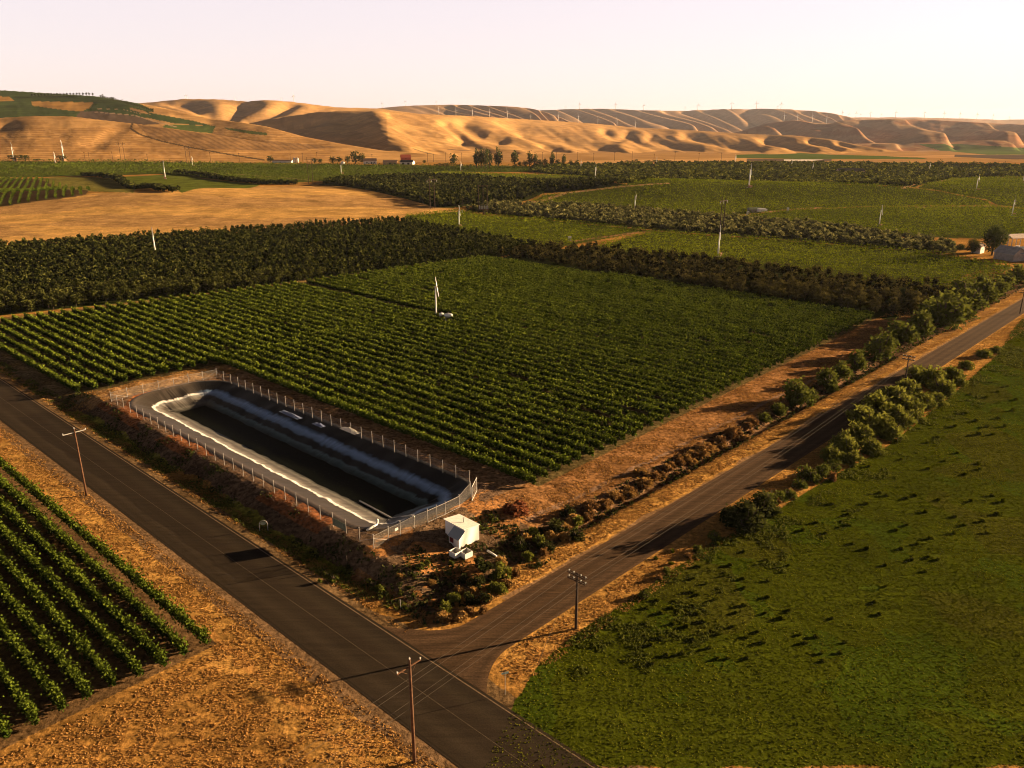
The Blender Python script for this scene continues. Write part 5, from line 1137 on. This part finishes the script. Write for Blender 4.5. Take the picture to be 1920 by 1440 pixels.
WM = [(818, 597, 1, 'white wind machine tower in the middle of the big vineyard, the largest of all'), (292, 479, 1, 'white wind machine rising out of the dark orchard on the left'), (861, 425, .95, 'white wind machine in the bright vineyard at the foot of the golden hill'),
      (1346, 481, 1.1, 'white wind machine in the bright vineyard behind the brown orchard band'), (1190, 393, .95, 'white wind machine below the low vineyard hill'), (1404, 352, 1.5, 'tall white wind machine on top of the low vineyard hill'), (1830, 357, 1.0, 'white wind machine in the vineyard at the far right, beyond the curved lane'), (1897, 404, 1.0, 'white wind machine close to the right edge above the farmstead'),
      (1648, 424, .95, 'white wind machine among the vines right of the tall pylon'), (640, 326, 1.0, 'white wind machine below the big round tree at the foot of the hills'), (310, 335, 1.35, 'white wind machine in the small light green field'), (104, 307, 1.25, 'white wind machine near the left edge below the hills'),
      (361, 311, 1.0, 'white wind machine between the far green field and the transmission poles'), (864, 321, .9, 'white wind machine left of the row of poplars'), (1089, 318, 1.0, 'white wind machine at the right end of the row of poplars'), (1116, 337, 1.25, 'white wind machine right of the small dark round tree'), (1231, 310, .9, 'white wind machine in front of the wide bushes below the hills'),
      (1378, 306, 1.0, 'white wind machine left of the pale pond under the hills'), (1484, 313, .8, 'small white wind machine over the far right orchards, left one'), (1523, 323, .9, 'white wind machine among the pointed dark trees'), (1742, 320, .7, 'small white wind machine in front of the far right tree belt'), (1918, 342, 1.1, 'white wind machine cut by the right edge of the picture'), (26, 303, 2.0, 'tall white wind machine at the left end of the far bushes'), (120, 303, 2.3, 'tall white wind machine in front of the right one of the far bushes')]
pr = wind_machine(); kids_of(pr); r6 = np.random.default_rng(3)
for k, (px, py, s, lb) in enumerate(WM):
    o = pr if k == 0 else copy_tree(pr); q = at(px, py) if py > 330 else at_far(px, py, 500, 1180); o.location = q; wd = 1 if k == 0 else (1.5 if q[1] > 500 else 1.25); o.scale = (s * wd, s * wd, s); o.rotation_euler = (0, 0, 0 if k == 0 else r6.random() * 3 - 1.5); tag(o, lb, 'wind machine', 'wind machines over the vineyards')
def tank(px, py, L_, r_, rot, label):
    e_ = empty('propane_tank', at(px, py), rot, label, 'tank', 'tanks by the wind machine'); n_ = 6
    HZ = r_ + 1.15; pts = [(-L_ / 2, 0, HZ)] + [(-L_ / 2 + r_ * (1 - math.cos(t)), 0, HZ) for t in (.5, 1.0, 1.57)] + [(L_ / 2 - r_ * (1 - math.cos(t)), 0, HZ) for t in (1.57, 1.0, .5)] + [(L_ / 2, 0, HZ)]
    MB().tube(pts, [.02] + [r_ * math.sin(t) for t in (.5, 1.0, 1.57)] + [r_ * math.sin(t) for t in (1.57, 1.0, .5)] + [.02], 14).build('vessel', M['white'], e_, True)
    for x in (-L_ * .3, L_ * .3): MB().box((x, 0, .65), (.14, r_ * 1.5, 1.3)).build('foot', M['galv'], e_)
    MB().tube([(0, 0, 2 * r_ + 1.1), (0, 0, 2 * r_ + 1.32)], .14, 8).build('valve_dome', M['galv'], e_)
tank(841, 603, 2.6, .62, R(-10), 'longer white propane tank beside the big wind machine'); tank(828, 600, 1.5, .5, R(20), 'short white propane tank between the wind machine and the longer tank')

# ------------------------------------------------------------------ transmission line
def h_frame(loc_, H_, sp, rot, label):
    e_ = empty('transmission_pylon', loc_, rot, label, 'pylon', 'wooden pylons of the transmission line')
    for s in (-1, 1): MB().tube([(s * sp / 2, 0, -.5), (s * sp / 2, 0, H_)], [.26, .17], 8).build('pole', M['dkpole'], e_)
    MB().box((0, 0, H_ - 2.2), (sp * 2.1, .22, .32)).build('crossarm', M['dkpole'], e_)
    for s in (-1, 1): MB().tube([(s * sp / 2, .2, H_ - 2.8), (-s * sp / 2, .2, H_ - 7.5)], .09, 4).build('cross_brace', M['dkpole'], e_)
    for x in (-sp, 0, sp): MB().tube([(x, 0, H_ - 2.4), (x, 0, H_ - 3.6)], .09, 6).build('insulator', M['insul'], e_)
    return e_
la, lb_ = at(583, 344), at(811, 391); ldir = math.atan2(lb_[1] - la[1], lb_[0] - la[0])
for px, py, H_, sp, lb in ((811, 391, 20, 4.2, 'twin-pole wooden pylon at the right tip of the golden hill'), (1352, 440, 19, 4.2, 'twin-pole wooden pylon standing on the edge of the shrubby orchard strip'), (583, 345, 23, 4.6, 'twin-pole wooden pylon behind the golden hill'), (354, 308, 23, 5.5, 'twin-pole wooden pylon beside the far wind machine on the left'), (231, 304, 25, 5.5, 'twin-pole wooden pylon farthest left, against the golden hill')):
    h_frame(at(px, py) if py > 330 else at_far(px, py, 500, 1180), H_, sp, ldir + math.pi / 2 + .35, lb)
q = at(906, 402); e_ = empty('switch_structure', q, .2, 'three-pole switch platform on the power line beside the shrubby orchard', 'switch structure')
for x in (-2.7, 0, 2.5): MB().tube([(x, 0, -.3), (x, 0, 17.5)], [.24, .16], 8).build('pole', M['dkpole'], e_)
MB().box((0, 0, 17.0), (6.6, .25, .35)).build('crossarm', M['pole'], e_); MB().box((.4, 0, 3.1), (6.0, 2.2, .25)).build('platform', M['pole'], e_)
for x in (-2.2, -1.2, -.2, .9, 1.9, 2.9): MB().box((x, 0, 4.1), (.5, .5, 1.8)).tube([(x, 0, 5), (x, 0, 5.8)], .08, 6).build('transformer', M['galv'], e_)
for x in (.3, 1.3): MB().box((x, .3, 1.5), (.3, .3, 2.8)).build('support', M['pole'], e_)
tag(MB().tube([(0, 0, -.2), (0, 0, 8.2)], .13, 6).box((0, 0, 7.8), (1.4, .1, .12)).build('service_pole', M['dkpole'], None, loc=at(868, 394)), 'thin service pole at the tip of the golden hill near the switch platform', 'pole')
pr = empty('distribution_pole', (0, 0, 0), 0, 'thin dark distribution pole in the row along the foot of the hills', 'pole', 'distribution poles along the foot of the hills')
MB().tube([(0, 0, -.5), (0, 0, 11)], [.22, .16], 6).build('pole', M['dkpole'], pr); MB().box((0, 0, 10.3), (2.6, .15, .18)).build('crossarm', M['dkpole'], pr); kids_of(pr)
for k, px in enumerate([55, 106, 160, 168, 212, 277, 395, 449, 545, 568, 595, 698, 802, 813, 836, 866, 921, 1003, 1017, 1043, 1083, 1113, 1152, 1185, 1226, 1265, 1310, 1352]):
    o = pr if k == 0 else copy_tree(pr); x, y, z = at_far(px, 304 if px < 900 else 302.5, 600, 1300); o.location = (x, y, z); o.scale = (1, 1, .9 + .35 * r6.random())

# ------------------------------------------------------------------ wind turbines on the ridges
pr = empty('wind_turbine', (0, 0, 0), 0)
MB().tube([(0, 0, -.05), (0, 0, .64)], [.030, .018], 8).build('tower', M['white'], pr, True); MB().box((0, .008, .648), (.024, .06, .026)).build('nacelle', M['white'], pr)
for k in range(3):
    a = R(90 + 120 * k + 8); c, s = math.cos(a), math.sin(a); b = MB(); b.v = [(-s * .014, -.034, .648 + c * .014), (s * .014, -.034, .648 - c * .014), (c * .12 + s * .020, -.038, .648 + s * .12 - c * .020), (c * .36, -.036, .648 + s * .36), (c * .12 - s * .014, -.030, .648 + s * .12 + c * .014)]
    b.v += [(x, y + .008, z) for x, y, z in b.v]; b.f = [(0, 1, 2, 3, 4), (9, 8, 7, 6, 5), (0, 5, 6, 1), (1, 6, 7, 2), (2, 7, 8, 3), (3, 8, 9, 4), (4, 9, 5, 0)]; b.build('blade', M['white'], pr)
kids_of(pr)
TB = [(2, [(823, 15), (855, 14), (886, 16), (918, 17), (951, 18), (995, 10), (1047, 18), (1084, 18), (1121, 14), (1157, 16), (1192, 15)], 'white wind turbine standing on the long golden ridge in the middle'),
      (7, [(1470, 18), (1495, 16), (1523, 19), (1550, 17)], 'white wind turbine on the brown hill in front of the far ridge'),
      (5, [(1018, 6), (1060, 7), (1086, 13), (1102, 6), (1153, 14), (1206, 14), (1283, 9), (1307, 14), (1370, 16), (1416, 16), (1456, 8), (1462, 15)], 'small wind turbine on the skyline of the far ribbed ridge'),
      (6, [(1560, 9), (1578, 13), (1591, 9), (1604, 12), (1612, 8), (1631, 13), (1651, 8), (1678, 14), (1732, 14), (1769, 14), (1799, 13), (1831, 13), (1861, 11), (1892, 7)], 'small wind turbine on the farthest skyline at the right'),
      (3, [(353, 10), (356, 9), (445, 8), (531, 8), (554, 17)], 'thin wind turbine on the folded hill at the upper left'), (4, [(718, 13), (761, 12), (819, 9)], 'faint wind turbine on the flat-topped ridge left of the centre')]
first = True
for ri, lst, lb in TB:
    c_ = np.array(RIDGES[ri]['c'], float)
    for px, hp_ in lst:
        yy = float(np.interp(px, c_[:, 0], c_[:, 2])) * 1.004; x = (px - 960) / F_PX * yy * math.cos(PITCH); o = pr if first else copy_tree(pr); first = False
        H_ = hp_ * yy * math.cos(PITCH) / F_PX * 1.05; o.location = (x, yy, tz(x, yy)); o.scale = (H_, H_, H_); o.rotation_euler = (0, 0, R(-35 + 30 * r6.random())); tag(o, lb, 'wind turbine', 'wind turbines: ' + lb)

# ------------------------------------------------------------------ trees in the distance
def far_trees(lst, name, mt, label, group, h0, wr, n=420, seed=0, nv=3, ls=.06, base=.08, cat='tree'):
    P_ = [tree_at(name, (0, 0, 0), 1.0, wr * .9, mt, n, ls, seed + q, label, cat, group, base, .035) for q in range(min(nv, len(lst)))]
    for q, p_ in enumerate(P_):
        kids_of(p_)
        for j, it in enumerate(lst[q::len(P_)]):
            o = p_ if j == 0 else copy_tree(p_); X_ = at(it[0], it[1]) if it[1] > 330 else at_far(it[0], it[1], 500, 1400)
            if len(it) > 4 and it[4] == 'hill': X_ = at_far(it[0], it[1], 1500, 5000)
            H_ = h0 * it[2] * X_[1] * math.cos(PITCH) / F_PX * 1.05; W_ = H_ * (it[3] if len(it) > 3 else 1)
            o.location = X_; o.scale = (W_, W_, H_); o.rotation_euler = (0, 0, r6.random() * 6.28)
            if len(it) > 5: o['label'] = it[5]
far_trees([(507, 307, 15, 1, '', 'round dark tree left of the twin silos'), (590, 306, 10, 1.3), (600, 306, 9, 1.3), (624, 307, 14, 1.2), (636, 307, 13, 1.1), (652, 306, 14, 1.0), (667, 307, 25, 1.05, '', 'big round tree at the foot of the hills, left of the farmhouse'), (679, 307, 20, .8), (850, 314, 25, .8, '', 'dark pointed tree standing alone between the red barn and the poplars'), (1064, 327, 11, .95, '', 'small dark round tree alone in the field below the poplars'), (796, 306, 6, 1.6), (985, 313, 12, 1.2), (1012, 313, 14, 1.1), (1022, 312, 15, .8), (1046, 312, 14, 1), (1070, 312, 12, .9), (1082, 312, 12, .9), (975, 313, 10, 1.3)],
          'broadleaf_tree', M['tree'], 'bushy tree among the farm buildings and poplars at the foot of the hills', 'trees at the foot of the hills', 1, 1, 600, 800, 4)
far_trees([(894, 316, 32, .75), (903, 317, 33, .7), (911, 317, 32, .7), (918, 316, 30, .7), (934, 315, 33, .9), (965, 314, 27, .9), (993, 313, 25, .8), (1003, 313, 22, .8), (1035, 312, 23, .8), (1057, 312, 19, .8)], 'poplar', M['poplar'], 'tall slim poplar in the row below the golden hills', 'row of poplars', 1.15, .60, 700, 840, 4, .05, .04)
far_trees([(1347 + k * 13.6, 341 - k * 1.27, 13 - k * .3, 1) for k in range(16)], 'conifer', M['tree'], 'dark pointed tree in the broken row on the right behind the vineyard hill', 'row of pointed dark trees', 1, .55, 400, 860, 3, .07, .03)
far_trees([(1860, 479, 60, 1.0, '', 'big dark tree at the farmstead on the right edge'), (1823, 475, 28, 1.25, '', 'smaller dark tree left of the big tree at the farmstead'), (1800, 470, 13, 1.7, '', 'low dark bush farthest left at the farmstead'), (1908, 512, 18, 1.3, '', 'dark round tree below the farmstead at the right edge')], 'farmyard_tree', M['tree'], 'dark tree at the farmstead', 'trees at the farmstead', 1, .82, 2600, 880, 4, .035, .10)
far_trees([(1178, 308, 8, 2.2), (1192, 308, 9, 2.4), (1215, 308, 8, 2.6), (1232, 308, 9, 2.6), (1250, 308, 9, 2.4), (1270, 308, 6, 3), (30, 303, 13, 2.4), (48, 303, 12, 2.2), (118, 303, 12, 2), (70, 303, 5, 3), (825, 313, 7, 3), (838, 313, 8, 3), (862, 314, 7, 3), (880, 315, 7, 2)], 'wide_bush', M['tree'], 'wide low bush along the foot of the hills', 'wide bushes along the foot of the hills', 1, 1, 400, 900, 3)
L_ = [(1640 + 15 * k + 6 * r6.random(), 309 + .028 * (15 * k) + 2.5 * r6.random(), (6 if k < 8 else 12) * (.7 + .5 * r6.random()), 1.5) for k in range(20)] + [(1440 + 17 * k, 306.5, 5, 2.4) for k in range(12)]
far_trees(L_, 'belt_tree', M['tree'], 'dark bushy tree in the belt across the valley floor on the right', 'tree belt on the valley floor', 1, 1, 380, 920, 4)
far_trees([(189 + 4.1 * k, 184.5 + 26 * (k / 24) ** 1.15, 6.5 * (.8 + .4 * r6.random()), .9, 'hill') for k in range(25)], 'windbreak_tree', M['tree'], 'dark tree in the windbreak row running down the green hill at the upper left', 'windbreak on the green hill', 1, .8, 220, 940, 3, .09)
far_trees([(60 + 6 * k, 181 - k * .1, 6, 1, 'hill') for k in range(20)], 'hilltop_tree', M['tree'], 'dark tree in the row on the crest of the green hill at the upper left', 'hilltop tree row', 1, .7, 220, 950, 3, .09)

# ------------------------------------------------------------------ buildings
MW = {}
def wallm(k, rgb):
    if k not in MW: MW[k] = mat(k, rgb, .8, .2, noise=.2, nscale=.8)
    return MW[k]
def house(name, q, L_, W_, H_, rh, rot, wc, rc, label, cat='building', doors=(), windows=()):
    e_ = empty(name, q, rot, label, cat); b = MB()
    b.prism([(-W_ / 2, -.5), (W_ / 2, -.5), (W_ / 2, H_), (0, H_ + rh), (-W_ / 2, H_)], -L_ / 2, L_ / 2, 'x'); b.v = [(x, y, z) for x, y, z in b.v]
    b.build('wall', wc, e_); o_ = .35
    for s in (-1, 1):
        y0, z0, y1, z1 = s * (W_ / 2 + o_), H_ - o_ * rh / (W_ / 2) + .06, 0, H_ + rh + .06
        r_ = MB(); X0, X1 = -L_ / 2 - o_, L_ / 2 + o_
        r_.v = [(X0, y0, z0), (X1, y0, z0), (X1, y1, z1), (X0, y1, z1), (X0, y0, z0 + .14), (X1, y0, z0 + .14), (X1, y1, z1 + .14), (X0, y1, z1 + .14)]
        r_.f = [(3, 2, 1, 0), (4, 5, 6, 7), (0, 1, 5, 4), (1, 2, 6, 5), (2, 3, 7, 6), (3, 0, 4, 7)]; r_.build('roof', rc, e_)
    dk = wallm('dark_opening', (.02, .018, .016))
    for (x, w_, h_) in doors: MB().box((x, -W_ / 2 - .02, h_ / 2), (w_, .08, h_)).build('door', dk, e_)
    for (x, z, w_, h_) in windows: MB().box((x, -W_ / 2 - .02, z), (w_, .08, h_)).build('window', dk, e_)
    for s in (1,): MB().box((s * (L_ / 2 + .02), 0, H_ * .55), (.08, min(1.6, W_ * .3), .9)).build('window', dk, e_)
    return e_
wW = wallm('white_siding', (.70, .67, .62)); wT = wallm('tan_siding', (.55, .33, .19)); rB = wallm('brown_roof', (.16, .10, .075)); rD = wallm('dark_roof', (.05, .045, .05)); wR = wallm('red_siding', (.42, .09, .05)); rG = wallm('grey_roof', (.34, .33, .34)); rP = wallm('pale_metal_roof', (.62, .50, .44)); wG = wallm('grey_siding', (.33, .30, .28)); rBl = wallm('blue_grey_roof', (.15, .19, .25))
F_ = lambda px, py: at_far(px, py, 600, 1400)
house('farmhouse', F_(694, 307), 17, 10, 3.6, 3.2, .15, wW, rB, 'white farmhouse with a brown roof right of the big round tree', doors=((2, 1.6, 2.2),), windows=((-4, 2, 1.6, 1.2), (5.5, 2, 1.6, 1.2)))
house('tan_barn', F_(732, 309), 18, 9, 4.2, 1.6, .05, wT, rB, 'tan barn with two dark doors left of the red barn', doors=((0, 3.4, 3), (6, 2.6, 2.6)))
house('red_barn', F_(761, 306), 13, 10, 7.5, 3.5, .2, wR, wR, 'tall red barn among the farm buildings at the foot of the hills', doors=((0, 3, 3.2),), windows=((0, 6, 1.2, 1.2),))
house('dark_roofed_shed', F_(764, 308.5), 17, 12, 3.2, 2.4, -.15, wW, rD, 'low shed with a wide dark roof in front of the red barn', doors=((-4, 3, 2.6), (3, 3, 2.6)))
house('long_shed', F_(530, 305.5), 26, 8, 2.6, 1.4, 0, wW, rB, 'long low shed between the round dark tree and the twin silos')
house('black_roofed_shed', F_(1594, 325), 27, 11, 3.0, 2.2, -.12, wallm('pink_gable', (.62, .42, .34)), rD, 'long shed with a black roof and pinkish gable in the right orchards')
house('green_roofed_shed', at(1414, 398), 7.5, 4.5, 2.0, .9, .1, wG, wallm('dull_green_roof', (.12, .14, .09)), 'small shed with a dull green roof by the lane over the vineyard hill')
for px, lb in ((552.5, 'left one of the two white silos at the foot of the hills'), (558, 'right one of the two white silos at the foot of the hills')):
    e_ = empty('silo', F_(px, 305), 0, lb, 'silo', 'twin silos'); MB().tube([(0, 0, 0), (0, 0, 5.6)], 1.7, 16).build('wall', wW, e_, True); MB().tube([(0, 0, 5.6), (0, 0, 6.9)], [1.85, .15], 16).build('roof', rG, e_, True)
e_ = empty('round_tank', F_(643, 308), 0, 'white domed tank in front of the trees left of the big round tree', 'tank'); MB().tube([(0, 0, 0), (0, 0, 2.6)], 2.6, 20).build('wall', wW, e_, True); MB().tube([(0, 0, 2.6), (0, 0, 3.5), (0, 0, 3.9)], [2.6, 1.6, .1], 20).build('roof', wW, e_, True)
def small_box(px, py, d, label, cat='utility box', rot=.3):
    q = at(px, py) if py > 330 else F_(px, py); e_ = empty('utility_box', q, rot, label, cat); MB().box((0, 0, d[2] / 2), d).build('cabinet', M['white'], e_); MB().box((0, 0, d[2] + .05), (d[0] * 1.1, d[1] * 1.1, .1)).build('lid', M['galv'], e_)
small_box(1068, 451, (1.4, 1.2, 1.9), 'white box at the corner of the lane behind the brown orchard band'); small_box(866, 399, (1.0, 1.0, 1.6), 'small white box at the tip of the golden hill, left of the switch platform'); small_box(1402, 403, (1.2, 1.0, 2.1), 'small white box beside the dirt lane, left of the white truck'); small_box(1477, 396, (1.0, 1.0, 2.2), 'small white box at the right end of the dirt lane')
e_ = empty('white_truck', at(1427, 399), .3, 'white box truck parked beside the lane next to the green-roofed shed', 'truck')
MB().box((0, 0, 1.7), (4.6, 2.2, 2.2)).build('cargo_box', M['white'], e_); MB().box((3.1, 0, 1.25), (1.5, 2.0, 1.5)).box((2.95, 0, 2.1), (1.0, 1.8, .5)).build('cab', M['white'], e_)
MB().box((3.35, 0, 1.95), (.5, 1.7, .45)).build('windscreen', wallm('dark_opening', (.02, .018, .016)), e_)
for x in (-1.4, 2.8):
    for y in (-1, 1): MB().tube([(x, y * 1.05, .45), (x, y * .75, .45)], .45, 12).build('wheel', rD, e_)
# farmstead at the right edge
house('grey_cottage', at(1891, 487), 9, 6.5, 3.0, 2.4, math.pi / 2 + .35, wG, rG, 'small grey gabled cottage right of the big dark tree', windows=((0, 1.8, 1.2, 1.2),))
house('blue_roofed_shed', at(1925, 486), 15, 9, 3.2, 2.0, .1, wG, rBl, 'wide shed with a blue-grey roof cut by the right edge')
house('white_outbuilding', at(1833, 474), 4.5, 3.5, 3.2, .9, .7, wW, rB, 'narrow white outbuilding between the two dark trees of the farmstead')
ob = at(1900, 462); e_ = empty('open_barn', ob, .25, 'open-sided barn with a pale metal roof at the farmstead', 'barn')
for x in (-4.6, 0, 4.6):
    for y in (-3.2, 3.2): MB().box((x, y, 2.2), (.3, .3, 4.4)).build('post', wW, e_)
for s in (-1, 1):
    r_ = MB(); X0, X1 = -5.4, 5.4; y0, z0, y1, z1 = s * 4.2, 4.2, 0, 5.6
    r_.v = [(X0, y0, z0), (X1, y0, z0), (X1, y1, z1), (X0, y1, z1), (X0, y0, z0 + .15), (X1, y0, z0 + .15), (X1, y1, z1 + .15), (X0, y1, z1 + .15)]; r_.f = [(3, 2, 1, 0), (4, 5, 6, 7), (0, 1, 5, 4), (1, 2, 6, 5), (2, 3, 7, 6), (3, 0, 4, 7)]; r_.build('roof', rP, e_)
for k, (px, py, d, c) in enumerate(((1890, 468, (1.6, 1.2, 1.4), wW), (1901, 470, (1.2, 1.2, 1.8), wT), (1907, 466, (2.0, 1.4, 1.2), rP), (1914, 468, (1.4, 1.0, 1.0), wW))):
    q = at(px, py); e_ = empty('yard_crate', q, .4 * k, ['pale crate at the left post of the open barn', 'tan crate stack in front of the open barn', 'low pinkish pallet stack in front of the open barn', 'white crate farthest right in front of the open barn'][k], 'crate', 'yard clutter at the open barn'); MB().box((0, 0, d[2] / 2 + .1), d).build('box', c, e_); MB().box((0, 0, .05), (d[0] * 1.05, d[1] * 1.05, .1)).build('pallet', M['bark'], e_)
